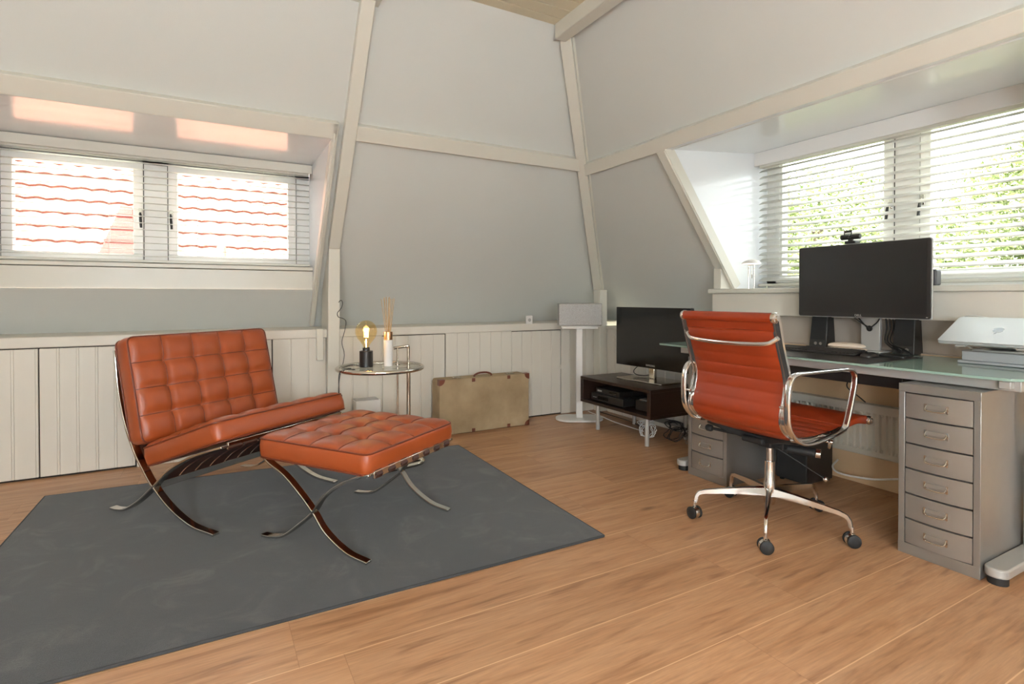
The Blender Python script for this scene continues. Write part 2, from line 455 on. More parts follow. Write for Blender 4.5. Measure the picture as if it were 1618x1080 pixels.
# backing and boards carry one paint
o = struct('wall_back_knee', m, 'board', bevel=0.0015, seg=1); o.name = 'wall_back'
m = MB().box(-4.96, -0.40, 0.0165, 0.019, 0.0, KZ+0.002)
tr_n = [0]
def trim(mb, mat='trim', bevel=0.004, **k):
    tr_n[0] += 1
    return struct('trim_%d' % tr_n[0], mb, mat, bevel=bevel, **k)
struct('trim_40', m, 'dark_gap', smooth=0)
for i, (a, b) in enumerate(((-4.905, -4.062), (-4.056, -3.606), (-2.0735, -1.572), (-0.9645, -0.466))):
    m = MB(); boards(m, a, b, 0.012, KZ-0.006, 0.001, bw=0.1)
    d = struct('door_%d' % (i+1), m, 'board', bevel=0.0015, seg=1)
    if i in (1, 2, 3):
        hx = (-4.059, -2.07, 0, -0.463)[i] if i == 1 else (-2.07 if i == 2 else -0.463)
        for hz in ((0.62, 0.14) if i == 1 else ((0.50,) if i == 2 else (0.42,))):
            h = MB(); h.cyl((hx, -0.006, hz-0.022), (hx, -0.006, hz+0.022), 0.005, n=10)
            h.box(hx-0.014, hx+0.014, -0.003, 0.001, hz-0.018, hz+0.018)
            h.build('hinge', 'board', d)
# ledge board over the knee doors, back and right
trim(MB().box(XL, 0.36, -0.006, 0.44, KZ, LZ), 'board', bevel=0.006)
# right knee wall
m = MB().box(-0.02, 0.03, YF, -0.0, 0, KZ-0.002)
boards(m, -1.25, -0.12, 0, KZ-.001, -0.036, axis='y')
o = struct('wall_right_knee', m, 'board', bevel=0.0015, seg=1); o.name = 'wall_right'
trim(MB().box(-0.042, 0.36, -1.27, -0.11, KZ, KZ+0.028), 'board')
struct('wall_right', MB().box(-0.024, -0.0195, -3.9, -1.30, 0.0, KZ-0.001), 'warm_lit', smooth=0)
struct('trim_41', MB().box(-0.03, 0.36, YF, -1.27, KZ-0.004, KZ), 'grey_wall', smooth=0)
struct('wall_right', MB().box(0.02, 0.06, YF, -1.27, KZ, 0.94).box(0.02, 0.40, -1.29, -1.27, KZ, 0.92), 'grey_wall', smooth=0)
# board panel under the right sill, stepped at its left end
trim(MB().box(-0.04, 0.10, YF, -1.305, 0.922, 1.066).box(-0.038, 0.10, -1.305, -1.265, KZ, 0.93), 'board')
trim(MB().box(-0.062, 0.46, YF, -1.283, 1.066, 1.098), 'trim', bevel=0.006)
# ---- timbers on the back slope (slope-aligned prisms; section given on the slope)
def slopeA(mb, x0, x1, z0, z1, d=0.075, off=0.0):
    p = []
    for x in (x0, x1):
        for z in (z0, z1):
            y_ = GA(z)+off
            p += [(x, y_, z), (x, y_+d*0.8, z+d*0.6)]
    mb.add(p, [(0, 2, 6, 4), (1, 5, 7, 3), (0, 4, 5, 1), (2, 3, 7, 6), (0, 1, 3, 2), (4, 6, 7, 5)])
    return mb
def slopeB(mb, y0, y1, z0, z1, d=0.075, off=0.0):
    p = []
    for y_ in (y0, y1):
        for z in (z0, z1):
            x = GB(z)+off
            p += [(x, y_, z), (x+d*0.8, y_, z+d*0.6)]
    mb.add(p, [(0, 2, 6, 4), (1, 5, 7, 3), (0, 4, 5, 1), (2, 3, 7, 6), (0, 1, 3, 2), (4, 6, 7, 5)])
    return mb
trim(slopeA(MB(), -2.472, -2.395, 1.38, 2.80, d=0.12))                        # rafter
m = MB(); m.add([(-2.485, -0.052, 0), (-2.402, -0.052, 0), (-2.402, 0.2, 0), (-2.485, 0.2, 0),
                 (-2.466, -0.052, 1.476), (-2.388, -0.052, 1.476), (-2.388, 0.2, 1.476), (-2.466, 0.2, 1.476)],
                [(0, 3, 2, 1), (4, 5, 6, 7), (0, 1, 5, 4), (1, 2, 6, 5), (2, 3, 7, 6), (3, 0, 4, 7)])
trim(m)                                                                       # post under the rafter
trim(slopeA(MB(), -2.395, GB(2.02)+0.02, 2.020, 2.098))                        # collar rail, back
trim(slopeA(MB(), DAx0-0.03, -2.508, DAz-.003, 2.094))                              # dormer head, back
m = slopeA(MB(), -2.5385, -2.505, 0.82, 2.0945); slopeA(m, -2.532, -2.518, 1.05, 2.04, d=0.05, off=-0.008)
trim(m)                                                                       # dormer side casing
trim(slopeA(MB(), -4.55, DAx0+.0035, 0.82, 2.0945))
trim(MB().box(-2.548, -2.502, -0.035, 0.0, 0.597, 0.82))                      # its foot on the knee wall
# hip rafter and corner post
m = MB(); w = 0.038
def hipp(z, a, b): # a: across, b: depth into the corner
    return (GB(z)+0.7071*(a+b), GA(z)+0.7071*(-a+b), z)
z0, z1 = 1.07, 2.74
m.add([hipp(z0, -w, -.02), hipp(z0, w, -.02), hipp(z0, w, .12), hipp(z0, -w, .12), hipp(z1, -w, -.02), hipp(z1, w, -.02), hipp(z1, w, .12), hipp(z1, -w, .12)],
      [(0, 3, 2, 1), (4, 5, 6, 7), (0, 1, 5, 4), (1, 2, 6, 5), (2, 3, 7, 6), (3, 0, 4, 7)])
w2 = w+0.022
m.add([hipp(.80, w, .03), hipp(.80, w2, .03), hipp(.80, w2, .12), hipp(.80, w, .12), hipp(z1, w, .03), hipp(z1, w2, .03), hipp(z1, w2, .12), hipp(z1, w, .12)],
      [(0, 3, 2, 1), (4, 5, 6, 7), (0, 1, 5, 4), (1, 2, 6, 5), (2, 3, 7, 6), (3, 0, 4, 7)])
trim(m)
trim(MB().box(-0.105, -0.022, -0.10, -0.004, 0, 1.107))                       # corner post
# right slope timbers
trim(slopeB(MB(), -1.345, GA(2.0)+0.02, 1.990, 2.062))
m = slopeB(MB(), YF, -1.338, DBz-.003, 2.066); trim(m)
m = slopeB(MB(), -1.4225, -1.340, 1.09, 2.0); slopeB(m, -1.416, -1.400, 1.09, 1.985, d=0.05, off=-0.008)
trim(m)
trim(MB().box(-0.054, 0.20, -1.392, -1.328, 1.098, 1.245))                    # short post on the sill
# ceiling beams
trim(MB().box(-1.250, -1.166, YF, -1.085, 2.700, CZ), bevel=0.006)
trim(MB().box(-2.570, -2.365, YF, -0.93, 2.665, CZ), bevel=0.006)

# ---- dormer linings
Wy = 0.345; Wx = 0.41
m = MB()
m.box(DAx0-.02, DAx1+.02, -0.545, Wy+.1, DAz, DAz+.02)
m.add([(DAx1, GA(2.016), 2.016), (DAx1, Wy, 2.016), (DAx1, Wy, 1.09), (DAx1, GA(1.09)+.02, 1.09)], [(0, 1, 2, 3)])
m.add([(DAx0, GA(2.016), 2.016), (DAx0, Wy, 2.016), (DAx0, Wy, 1.09), (DAx0, GA(1.09)+.02, 1.09)], [(0, 1, 2, 3)])
struct('wall_back', m, 'dormer', smooth=0)
trim(MB().box(DAx0, DAx1, 0.200, 0.40, 1.097, 1.232).box(DAx0, DAx1, 0.194, 0.40, 1.236, 1.262), 'trim', bevel=0.003)
m = MB()
m.add([(GB(1.998)-.0, DBy0-.02, 1.998), (GB(1.998), DBy1+.02, 1.998), (Wx+.1, DBy1+.02, 2.105), (Wx+.1, DBy0-.02, 2.105)], [(0, 1, 2, 3)])
for yy in (DBy0, DBy1):
    m.add([(GB(1.998), yy, 1.998), (Wx, yy, 2.105), (Wx, yy, 1.09), (GB(1.09), yy, 1.09)], [(0, 1, 2, 3)])
struct('wall_right', m, 'dormer', smooth=0)

# ---- windows
def window(name, axis, pos, a0, a1, z0, z1, cas, handles, hz, inner):
    """axis 'y': window in a wall of constant y; 'x': constant x. cas = [(a0,a1)...]"""
    S = (lambda mb, p, q, d0, d1, e, f: mb.box(p, q, pos+d0, pos+d1, e, f)) if axis == 'y' else (lambda mb, p, q, d0, d1, e, f: mb.box(pos+d0, pos+d1, p, q, e, f))
    m = MB()
    fr = 0.055
    S(m, a0, a1, 0, 0.09, z1-0.03, z1+0.12); S(m, a0, a1, 0, 0.09, z0-0.1, z0+0.03)
    S(m, a0-0.1, cas[0][0]+0.012, 0, 0.09, z0, z1); S(m, cas[-1][1]-0.012, a1+0.1, 0, 0.09, z0, z1)
    S(m, cas[0][1]-0.012, cas[1][0]+0.012, 0, 0.09, z0, z1)
    root = m.build(name, 'white', None, bevel=0.003); tag(root, kind='structure')
    for k, (c0, c1) in enumerate(cas):
        c = MB(); w = 0.055
        zz0, zz1 = z0+0.012, z1-0.012
        for p, q, e, f in ((c0, c1, zz1-w, zz1), (c0, c1, zz0, zz0+w), (c0, c0+w, zz0+w, zz1-w), (c1-w, c1, zz0+w, zz1-w)):
            S(c, p, q, -0.012, 0.05, e, f)
        cs = c.build('casement', 'white', root, bevel=0.004)
        g = MB(); S(g, c0+w-.005, c1-w+.005, 0.022, 0.024, zz0+w-.005, zz1-w+.005); g.build('pane', 'pane', cs, smooth=0)
        sl = MB()
        for p, q, e, f in ((c0-0.004, c0, zz0, zz1), (c1, c1+0.004, zz0, zz1), (c0, c1, zz1, zz1+0.004)):
            S(sl, p, q, -0.002, 0.0, e, f)
        sl.build('seal', 'dark_gap', cs, smooth=0)
        ha = handles[k]
        h = MB()
        S(h, ha-0.011, ha+0.011, -0.022, -0.012, hz-0.03, hz+0.03)
        S(h, ha-0.007, ha+0.007, -0.045, -0.02, hz-0.007, hz+0.007)
        hd = h.build('handle', 'chrome', cs, bevel=0.002)
        h = MB()
        p0 = Vector((ha, pos-0.045, hz)) if axis == 'y' else Vector((pos-0.045, ha, hz))
        dd = Vector((0.006, -0.01, -0.10)) if axis == 'y' else Vector((-0.01, 0.006, -0.10))
        h.tube([p0, p0+dd*0.5, p0+dd], 0.008, 8, scales=[0.7, 1.1, 0.9]).build('grip', 'black', hd)
    return root
window('window_1', 'y', Wy, DAx0, DAx1, 1.262, 1.955, [(-4.30, -3.585), (-3.445, -2.632)], (-3.600, -3.428), 1.60, -1)
window('window_2', 'x', Wx, DBy0, DBy1, 1.13, 2.09, [(-3.16, -2.415), (-2.275, -1.495)], (-2.432, -2.262), 1.60, -1)

# ================================================================== BLINDS
def blind(label, axis, pos, a0, a1, ztop, zbot, pitch_, tilt, cords, vdepth, vh):
    root = thing('venetian_blind', label, 'blind', (0, 0, 0))
    def bx(mb, p, q, d0, d1, e, f):
        return mb.box(p, q, pos+d0, pos+d1, e, f) if axis == 'y' else mb.box(pos+d0, pos+d1, p, q, e, f)
    bx(MB(), a0+.002, a1-.002, -vdepth, -vdepth+0.012, ztop-vh, ztop).build('valance', 'white' if axis == 'x' else 'trim', root, bevel=0.003)
    bx(MB(), a0+.02, a1-.02, -0.027, 0.027, ztop-vh-0.010, ztop-vh+0.02).build('headrail', 'trim', root, bevel=0.002)
    bx(MB(), a0+.012, a1-.012, -0.027, 0.027, zbot, zbot+0.018).build('bottom_rail', 'trim', root, bevel=0.004)
    z = ztop-vh-0.03; W = 0.025
    while z > zbot+0.03:
        m = MB(); vs = []
        for a in (a0+.014, a1-.014):
            for k in range(5):
                s_ = -1+k*0.5   # -1 = room side
                d = s_*W*math.cos(tilt); h = s_*W*math.sin(tilt)+0.0022*(1-s_*s_)
                vs.append((a, pos+d, z+h) if axis == 'y' else (pos+d, a, z+h))
        fs = [(k, k+1, 6+k, 5+k) for k in range(4)]
        m.add(vs, fs)
        o = m.build('slat', 'blind', root, smooth=60)
        sm = o.modifiers.new('thick', 'SOLIDIFY'); sm.thickness = 0.0016
        z -= pitch_
    for c in cords:
        m = MB()
        for d in (-0.026, 0.026):
            p = (c, pos+d) if axis == 'y' else (pos+d, c)
            m.cyl((p[0], p[1], zbot+.01), (p[0], p[1], ztop-vh), 0.0009, n=5)
        m.build('ladder_cord', 'white', root)
    return root
BA = blind('white slatted blind over the two panes above the cognac armchair', 'y', 0.262, DAx0, DAx1, 2.012, 1.268, 0.0435, R(3), (-4.23, -3.76, -3.27, -2.86), 0.058, 0.062)
m = MB().cyl((-2.66, 0.225, 1.95), (-2.66, 0.225, 1.52), 0.0012, n=5).cyl((-2.70, 0.225, 1.95), (-2.70, 0.225, 1.49), 0.0012, n=5)
m.lathe([(0, -.02), (.005, -.016), (.006, 0), (.002, .012), (0, .013)], (-2.66, 0.225, 1.51), 8).lathe([(0, -.02), (.005, -.016), (.006, 0), (.002, .012), (0, .013)], (-2.70, 0.225, 1.48), 8)
m.build('pull_cord', 'white', BA)
BB = blind('white slatted blind over the wide window behind the desk monitor', 'x', 0.320, DBy0, DBy1, 2.080, 1.118, 0.0462, R(30), (-1.60, -2.08, -2.56, -3.05), 0.062, 0.095)

# ================================================================== OUTSIDE
tag(MB().box(-20, 26, -20, 26, -3.2, -3.0).build('garden_ground', 'ground'), kind='structure')
# neighbour's tiled roof seen through the back window
root = thing('neighbour_house', 'neighbouring house with red pantile roof outside the left window', 'house', (-4.5, 5.5, 0))
m = MB()
W2, rows, cols = 12.0, 15, 48; lip = MB()
sl = R(42); course = 0.34
for r0 in range(rows):
    vs = []; nx = cols*4
    for j in (0, 1):
        for i in range(nx+1):
            x = -W2/2+W2*i/nx
            wv = 0.035*abs(math.sin(math.pi*i/4+0.6))
            d = (r0+j*1.12)*course
            lift = wv+(0.045 if j == 0 else 0.0)
            vs.append((x+2.0, -1.6+d*math.cos(sl)-lift*math.sin(sl), 0.2+d*math.sin(sl)+lift*math.cos(sl)))
    fs = [(i, i+1, nx+2+i, nx+1+i) for i in range(nx)]
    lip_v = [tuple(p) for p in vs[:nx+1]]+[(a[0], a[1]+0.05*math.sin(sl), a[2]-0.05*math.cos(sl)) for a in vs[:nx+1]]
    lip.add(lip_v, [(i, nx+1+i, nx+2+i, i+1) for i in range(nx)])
    m.add(vs, fs)
m.build('tiled_roof', 'tile', root, smooth=50)
lip.build('shaded_tile_lip', 'tile_shade', root, smooth=50)
# small tiled hip in front of the main slope (root-local coordinates)
m = MB(); m.add([(.02, -1.30, 1.30), (.50, -1.30, 1.30), (.50, -.2, 1.30), (.02, -.2, 1.30), (.30, -.95, 2.22), (.42, -.95, 2.22), (.42, -.2, 2.22), (.30, -.2, 2.22)], [(0, 1, 5, 4), (1, 2, 6, 5), (0, 4, 7, 3), (4, 5, 6, 7), (2, 3, 7, 6), (0, 3, 2, 1)])
for q_ in range(5):
    z_ = 1.42+.17*q_; t_ = (z_-1.30)/.92; m.box(.02+.28*t_-.01, .50-.08*t_+.01, -1.30+.35*t_-.03, -1.30+.35*t_+.05, z_-.02, z_+.012)
m.build('tiled_hip', 'redtile', root)
MB().box(-4, 8, -1.3, 3.0, -3.0, 0.15).build('house_wall', 'plaster', root)
m = MB().prism([(0, 0), (0.42, 0), (0.42, 0.42), (0, 0.42)], 0.4, 1.75)
# chimney standing on the roof
ch = MB().box(1.30, 1.75, -0.75, -0.35, 0.5, 1.55).box(1.26, 1.79, -0.79, -0.31, 1.55, 1.62)
ch.cyl((1.45, -0.55, 1.60), (1.45, -0.55, 1.78), 0.07, 0.06, 14)
ch.build('chimney', 'tile', root, bevel=0.01)
# trees outside the right window
def tree(loc, rad, h, nleaf, label, seed, group='trees outside the desk window'):
    rnd = random.Random(seed)
    root = thing('leafy_tree', label, 'tree', loc, 0, group)
    m = MB(); m.tube(spl([(0, 0, 0), (0.05, 0.03, h*0.25), (-0.04, 0.02, h*0.5), (0.02, 0, h*0.8)], 5), 0.14, 9, scales=None)
    for k in range(9):
        a = rnd.uniform(0, 6.28); z = h*rnd.uniform(0.3, 0.75); q = rad*rnd.uniform(.5, .9)
        m.tube([(0, 0, z), (q*.5*math.cos(a), q*.5*math.sin(a), z+.35), (q*math.cos(a), q*math.sin(a), z+.8)], 0.035, 6, scales=[1, .7, .3])
    m.build('trunk', 'bark', root)
    vs, fs = [], []
    for i in range(nleaf):
        while True:
            x, y, z = (rnd.uniform(-1, 1) for _ in range(3))
            d = x*x+y*y+z*z
            if 0.12 < d < 1: break
        p = Vector((x*rad, y*rad, h*0.55+z*h*0.47))
        if noise.noise(p*1.3+Vector((seed, 0, 0))) < -0.12: continue
        s_ = rnd.uniform(0.035, 0.075)
        a = Vector((rnd.gauss(0, 1), rnd.gauss(0, 1), rnd.gauss(0, .6))).normalized(); b = a.orthogonal().normalized()
        k = len(vs)
        vs += [tuple(p-a*s_), tuple(p+b*s_*.55), tuple(p+a*s_), tuple(p-b*s_*.55)]; fs.append((k, k+1, k+2, k+3))
    me = bpy.data.meshes.new('foliage'); me.from_pydata(vs, [], fs); me.materials.append(MT['leaf'])
    o = bpy.data.objects.new('foliage', me); COL.objects.link(o); o.parent = root
tree((9.0, -1.0, -3.0), 2.25, 6.9, 52000, 'leafy green tree outside the desk window, nearer one on the right', 3)
tree((9.2, 3.6, -3.0), 2.25, 7.0, 52000, 'leafy green tree outside the desk window, nearer one on the left', 11)
tree((8.6, -5.7, -3.0), 2.25, 6.8, 46000, 'leafy green tree added beyond the right edge of the view to block sky light', 21)  # unseen tree, added to keep bright sky off the dormer cheek
tree((14.5, 1.4, -3.0), 2.7, 7.6, 42000, 'leafy green tree outside the desk window, standing behind the two nearer ones', 5)
tree((14.8, 7.0, -3.0), 2.7, 7.4, 42000, 'leafy green tree outside the desk window, farthest to the left', 8)

# ================================================================== RUG
q = [(-3.955, -0.385), (-1.690, -0.535), (-1.712, -2.166), (-3.985, -2.150)]
rug = thing('area_rug', 'charcoal grey short-pile rug under the cognac armchair and footstool', 'rug', (0, 0, 0))
m = MB(); m.prism(q[::-1], 0.0, 0.010); m.build('rug_pile', 'rug', rug, bevel=0.003)
m = MB()
for a, b in zip(q, q[1:]+q[:1]): m.tube([(a[0], a[1], 0.0055), (b[0], b[1], 0.0055)], 0.0055, 8)
m.build('edge_binding', 'rugedge', rug)
RZ = 0.010

# ================================================================== TUFTED CUSHIONS
def cushion(parent, P, ex, ey, ez, L, W, T, nx, ny, puff=0.021, name='cushion', crown=0.012):
    """P: corner; ex (L, nx cells) ey (W, ny cells) ez = outward normal of the tufted face, T thick"""
    P, ex, ey, ez = Vector(P), Vector(ex).normalized(), Vector(ey).normalized(), Vector(ez).normalized()
    res = 9; NX, NY = nx*res, ny*res
    def rc(u, v_):   # round the plan corners slightly
        r = 0.03
        x, y = u*L, v_*W
        cx = min(max(x, r), L-r); cy = min(max(y, r), W-r)
        dx, dy = x-cx, y-cy
        if dx and dy:
            d = max(abs(dx), abs(dy)); l = math.hypot(dx, dy)
            x, y = cx+dx*d/l, cy+dy*d/l
        return x, y
    def hgt(u, v_):
        s, t = u*nx, v_*ny
        # seams run from button to button with a light bow
        s += 0.05*math.sin(math.pi*t)*math.sin(math.pi*min(1, max(0, u)))*(1 if int(t) % 2 else -1)
        fs_, ft = s-math.floor(s), t-math.floor(t)
        a = min(1.0, (4*fs_*(1-fs_))); b = min(1.0, (4*ft*(1-ft)))
        h = puff*(a**0.42)*(b**0.42)
        h += crown*(4*u*(1-u))**.5*(4*v_*(1-v_))**.5
        ru, rv_ = round(s), round(t)
        if 0 < ru < nx and 0 < rv_ < ny:
            d2 = ((s-ru)*L/nx)**2+((t-rv_)*W/ny)**2
            h -= 0.014*math.exp(-d2/0.0004)
        return h
    m = MB(); vs = []; idx = {}
    for i in range(NX+1):
        for j in range(NY+1):
            u, v_ = i/NX, j/NY; x, y = rc(u, v_)
            vs.append(P+ex*x+ey*y+ez*(T+hgt(u, v_)-0.0)); idx[(i, j, 1)] = len(vs)-1
    for i in range(NX+1):
        for j in range(NY+1):
            u, v_ = i/NX, j/NY; x, y = rc(u, v_)
            vs.append(P+ex*x+ey*y+ez*(0.004*(4*u*(1-u))*(4*v_*(1-v_))*-1)); idx[(i, j, 0)] = len(vs)-1
    fs = []
    for i in range(NX):
        for j in range(NY):
            fs.append((idx[i, j, 1], idx[i+1, j, 1], idx[i+1, j+1, 1], idx[i, j+1, 1]))
            fs.append((idx[i, j, 0], idx[i, j+1, 0], idx[i+1, j+1, 0], idx[i+1, j, 0]))
    # sides bulge out a little (two intermediate rings)
    ring = [(i, 0) for i in range(NX)]+[(NX, j) for j in range(NY)]+[(i, NY) for i in range(NX, 0, -1)]+[(0, j) for j in range(NY, 0, -1)]
    C_ = P+ex*L/2+ey*W/2
    mids = []
    for lev in (0.18, 0.5, 0.82):
        row = []
        for (i, j) in ring:
            x, y = rc(i/NX, j/NY); o_ = Vector((0, 0, 0))
            if i == 0: o_ -= ex
            if i == NX: o_ += ex
            if j == 0: o_ -= ey
            if j == NY: o_ += ey
            if o_.length: o_.normalize()
            b = 0.007*math.sin(math.pi*lev)
            vs.append(P+ex*x+ey*y+ez*T*lev+o_*b); row.append(len(vs)-1)
        mids.append(row)
    rows = [[idx[i, j, 0] for i, j in ring]]+mids+[[idx[i, j, 1] for i, j in ring]]
    n = len(ring)
    for a, b in zip(rows, rows[1:]):
        for k in range(n): fs.append((a[k], a[(k+1) % n], b[(k+1) % n], b[k]))
    m.add(vs, fs)
    cu = m.build(name, 'cognac', parent, smooth=80)
    # welts: round both edges and along the tufting seams
    pm = MB()
    for lev, zz in ((1, T), (0, 0)):
        pts = []
        for (i, j) in ring:
            x, y = rc(i/NX, j/NY); pts.append(P+ex*x+ey*y+ez*zz)
        pm.tube(pts, 0.0042, 6, closed=True)
    pm.build('piping', 'cognac_piping', cu)
    sm = MB()
    for i in range(1, nx):
        sm.tube([vs[idx[i*res, j, 1]]+ez*0.0008 for j in range(NY+1)], 0.0022, 5)
    for j in range(1, ny):
        sm.tube([vs[idx[i, j*res, 1]]+ez*0.0008 for i in range(NX+1)], 0.0022, 5)
    sm.build('seam', 'cognac_piping', cu)
    for i in range(1, nx):
        for j in range(1, ny):
            p = vs[idx[i*res, j*res, 1]]+ez*0.002
            MB().add([tuple(p+ex*0.007*math.cos(a)+ey*0.007*math.sin(a)) for a in [k*math.pi/4 for k in range(8)]]+[tuple(p+ez*0.004)],
                   [(k, (k+1) % 8, 8) for k in range(8)]).build('button', 'cognac', cu)
    return cu

def flatbar(mb, pts, w, t):      # flat bar in the local x-z plane, width along y
    return mb.sweep(pts, rrect(w, t, 0.0015, 1), up=(0, 0, 1))
def barpath(mb, prof, y, w=0.034, t=0.011):
    """prof in (x,z); bar of width w along y, thickness t normal to the path"""
    P = [Vector((a, y, b)) for a, b in prof]; n = len(P); vs = []
    for i in range(n):
        tg = (P[min(i+1, n-1)]-P[max(i-1, 0)]).normalized(); nn = Vector((-tg.z, 0, tg.x))
        for a, b in ((-w/2, -t/2), (w/2, -t/2), (w/2, t/2), (-w/2, t/2)): vs.append(P[i]+Vector((0, a, 0))+nn*b)
    fs = []
    for i in range(n-1):
        for q_ in range(4): fs.append((i*4+q_, i*4+(q_+1) % 4, (i+1)*4+(q_+1) % 4, (i+1)*4+q_))
    fs += [(3, 2, 1, 0), tuple((n-1)*4+q_ for q_ in range(4))]
    return mb.add(vs, fs)
def s2(prof, n=8): return [(p.x, p.z) for p in spl([(a, 0, b) for a, b in prof], n)]

# ---- armchair
ch = thing('lounge_chair', 'cognac tufted leather armchair without arms on crossed chrome bars', 'armchair', (-3.387, -1.083, RZ+0.0003), math.atan2(-.805, .593))
WC = 0.73
back_leg = s2([(-.350, .775), (-.343, .741), (-.323, .600), (-.277, .447), (-.207, .313), (-.13, .219), (-.065, .156), (.054, .076), (.194, .022), (.344, .0075)])
seat_leg = s2([(-.392, .0065), (-.34, .0075), (-.27, .022), (-.171, .076), (-.065, .156), (.038, .243), (.18, .318), (.32, .368), (.40, .392)])
for yy in (0.0, WC):
    barpath(MB(), back_leg, yy).build('back_leg', 'chrome', ch, bevel=0.002, smooth=30)
    barpath(MB(), seat_leg, yy).build('seat_leg', 'chrome', ch, bevel=0.002, smooth=30)
for (x, z) in ((-.352, .765), (-.06, .160), (.395, .391)):
    MB().box(x-.006, x+.006, 0.018, WC-.018, z-.016, z+.016).build('cross_bar', 'chrome', ch, bevel=0.002)
seatline = [(x, z-0.006) for x, z in seat_leg if x > -0.03]
backline = [(x+0.004, z) for x, z in back_leg if z > 0.27]
for k in range(9):
    yy = 0.05+k*(WC-0.10)/8
    barpath(MB(), [(x, z+0.004) for x, z in seatline]+[(.408, .385), (.400, .376)], yy, 0.066, 0.004).build('seat_strap', 'strap', ch)
for k in range(9):
    yy = 0.05+k*(WC-0.10)/8
    barpath(MB(), backline, yy, 0.066, 0.004).build('back_strap', 'strap', ch)
# seat cushion
ang = math.atan2(.41-.239, .38+.121)
ex = Vector((math.cos(ang), 0, math.sin(ang))); ez = Vector((-math.sin(ang), 0, math.cos(ang)))
cushion(ch, Vector((-.115, -0.015, .243)), ex, (0, 1, 0), ez, 0.53, 0.785, 0.085, 4, 5, name='seat_cushion')
bx_ = Vector((-.119+.24, 0, .354-.85)).normalized()       # downwards along the back
up = -bx_; fwd = Vector((-up.z*-1, 0, up.x*-1)); fwd = Vector((up.z, 0, -up.x))
cushion(ch, Vector((-.119, -0.015, .354))-fwd*0.105, up, (0, 1, 0), fwd, 0.505, 0.785, 0.092, 4, 5, name='back_cushion')

# ---- footstool
ot = thing('footstool', 'cognac tufted leather footstool on crossed chrome bars in front of the armchair', 'footstool', (-2.821, -1.7145, RZ+0.0003), math.atan2(-.818, .575))
WO = 0.575
legA = s2([(-.300, .345), (-.265, .322), (-.181, .284), (-.092, .220), (-.018, .155), (.049, .084), (.157, .026), (.264, .0065)])
legB = [(-a-.036, b) for a, b in legA]
legB = s2([(-.315, .0065), (-.26, .010), (-.183, .030), (-.093, .093), (-.018, .155), (.036, .225), (.132, .293), (.22, .330), (.275, .347)])
for yy in (0.0, WO):
    barpath(MB(), legA, yy, 0.032, 0.010).build('leg', 'chrome', ot, bevel=0.002, smooth=30)
    barpath(MB(), legB, yy, 0.032, 0.010).build('leg', 'chrome', ot, bevel=0.002, smooth=30)
for (x, z) in ((-.292, .337), (.272, .340)): MB().box(x-.005, x+.005, 0.017, WO-.017, z-.014, z+.014).build('cross_bar', 'chrome', ot, bevel=0.002)
for k in range(7):
    yy = 0.045+k*(WO-0.09)/6
    barpath(MB(), [(-.300, .334), (-.292, .3535), (-.15, .347), (0, .344), (.13, .347), (.272, .3565), (.281, .338), (.274, .325)], yy, 0.038, 0.004).build('strap', 'strap', ot)
cushion(ot, Vector((-.330, -0.015, .345)), (1, 0, 0), (0, 1, 0), (0, 0, 1), 0.60, 0.615, 0.080, 4, 4, puff=0.019, name='cushion')

# ================================================================== SIDE TABLE
st = thing('side_table', 'round glass side table with chrome rim behind the armchair', 'side table', (-2.31, -0.80, RZ))
zt = 0.612
MB().lathe([(0, zt-.004), (.238, zt-.004), (.238, zt+.004), (0, zt+.004)], n=64).build('glass_top', 'tableglass', st)
ring = [(0.247*math.cos(a), 0.247*math.sin(a), zt-.002) for a in [2*math.pi*k/72 for k in range(72)]]
MB().tube(ring, 0.0125, 12, closed=True).build('rim', 'nickel', st)
px, py = 0.185, 0.035
m = MB().cyl((px, py, 0.02), (px, py, zt-.01), 0.0125, n=20)
m.build('pole', 'nickel', st)
m = MB().tube(spl([(px, py, zt-.02), (px, py, zt+.07), (px, py, zt+.108), (px-.006, py, zt+.116), (px-.05, py+.02, zt+.110), (px-.082, py+.035, zt+.104)], 6), 0.009, 12)
m.build('handle', 'nickel', st)
m = MB().cyl((px-.062, py+.022, 0.03), (px-.062, py+.022, zt+.104), 0.006, n=14)
m.lathe([(0, -.003), (.014, -.003), (.014, .004), (0, .004)], (px-.062, py+.022, zt+.004), 16).build('adjusting_rod', 'nickel', st)
base = spl([(-.03, -.095, .0135), (.10, -.075, .0135), (.215, -.050, .0135), (.262, -.01, .0135), (.268, .06, .0135), (.235, .12, .0135), (.12, .16, .0135), (-.03, .16, .0135), (-.10, .11, .0135)], 8)
MB().tube(base, 0.0125, 14).tube([(px, py, .02), (px+.03, py, .0135), (px+.078, py, .0135)], .0115, 10).tube([(px-.062, py+.022, .03), (px, py, .03)], .006, 8).build('base', 'nickel', st)

# globe lamp on the table
zt = 0.622
lp = thing('globe_lamp', 'table lamp with an amber globe bulb on a black cylinder base', 'lamp', (-2.388, -0.775, zt+.0045))
MB().lathe([(0, 0), (.0375, 0), (.0395, .002), (.0395, .094), (.0375, .096), (0, .096)], n=40).build('base', 'blackmarble', lp)
MB().lathe([(.0, .096), (.0205, .096), (.0205, .114), (.018, .117), (0, .117)], n=28).build('socket', 'black', lp)
bp = [(.015, .112), (.018, .122), (.022, .134), (.036, .152), (.052, .172), (.0615, .195), (.064, .212), (.0605, .234), (.050, .254), (.033, .269), (.015, .276), (0.0005, .2775)]
MB().lathe(bp, n=40).build('bulb', 'bulbglass', lp, smooth=80)
m = MB()
m.cyl((0, 0, .11), (0, 0, .165), .003, n=8)
pts = []
for k in range(140):
    t = k/139; a = t*2*math.pi*6
    pts.append((.013*math.cos(a), .013*math.sin(a), .175+.055*t))
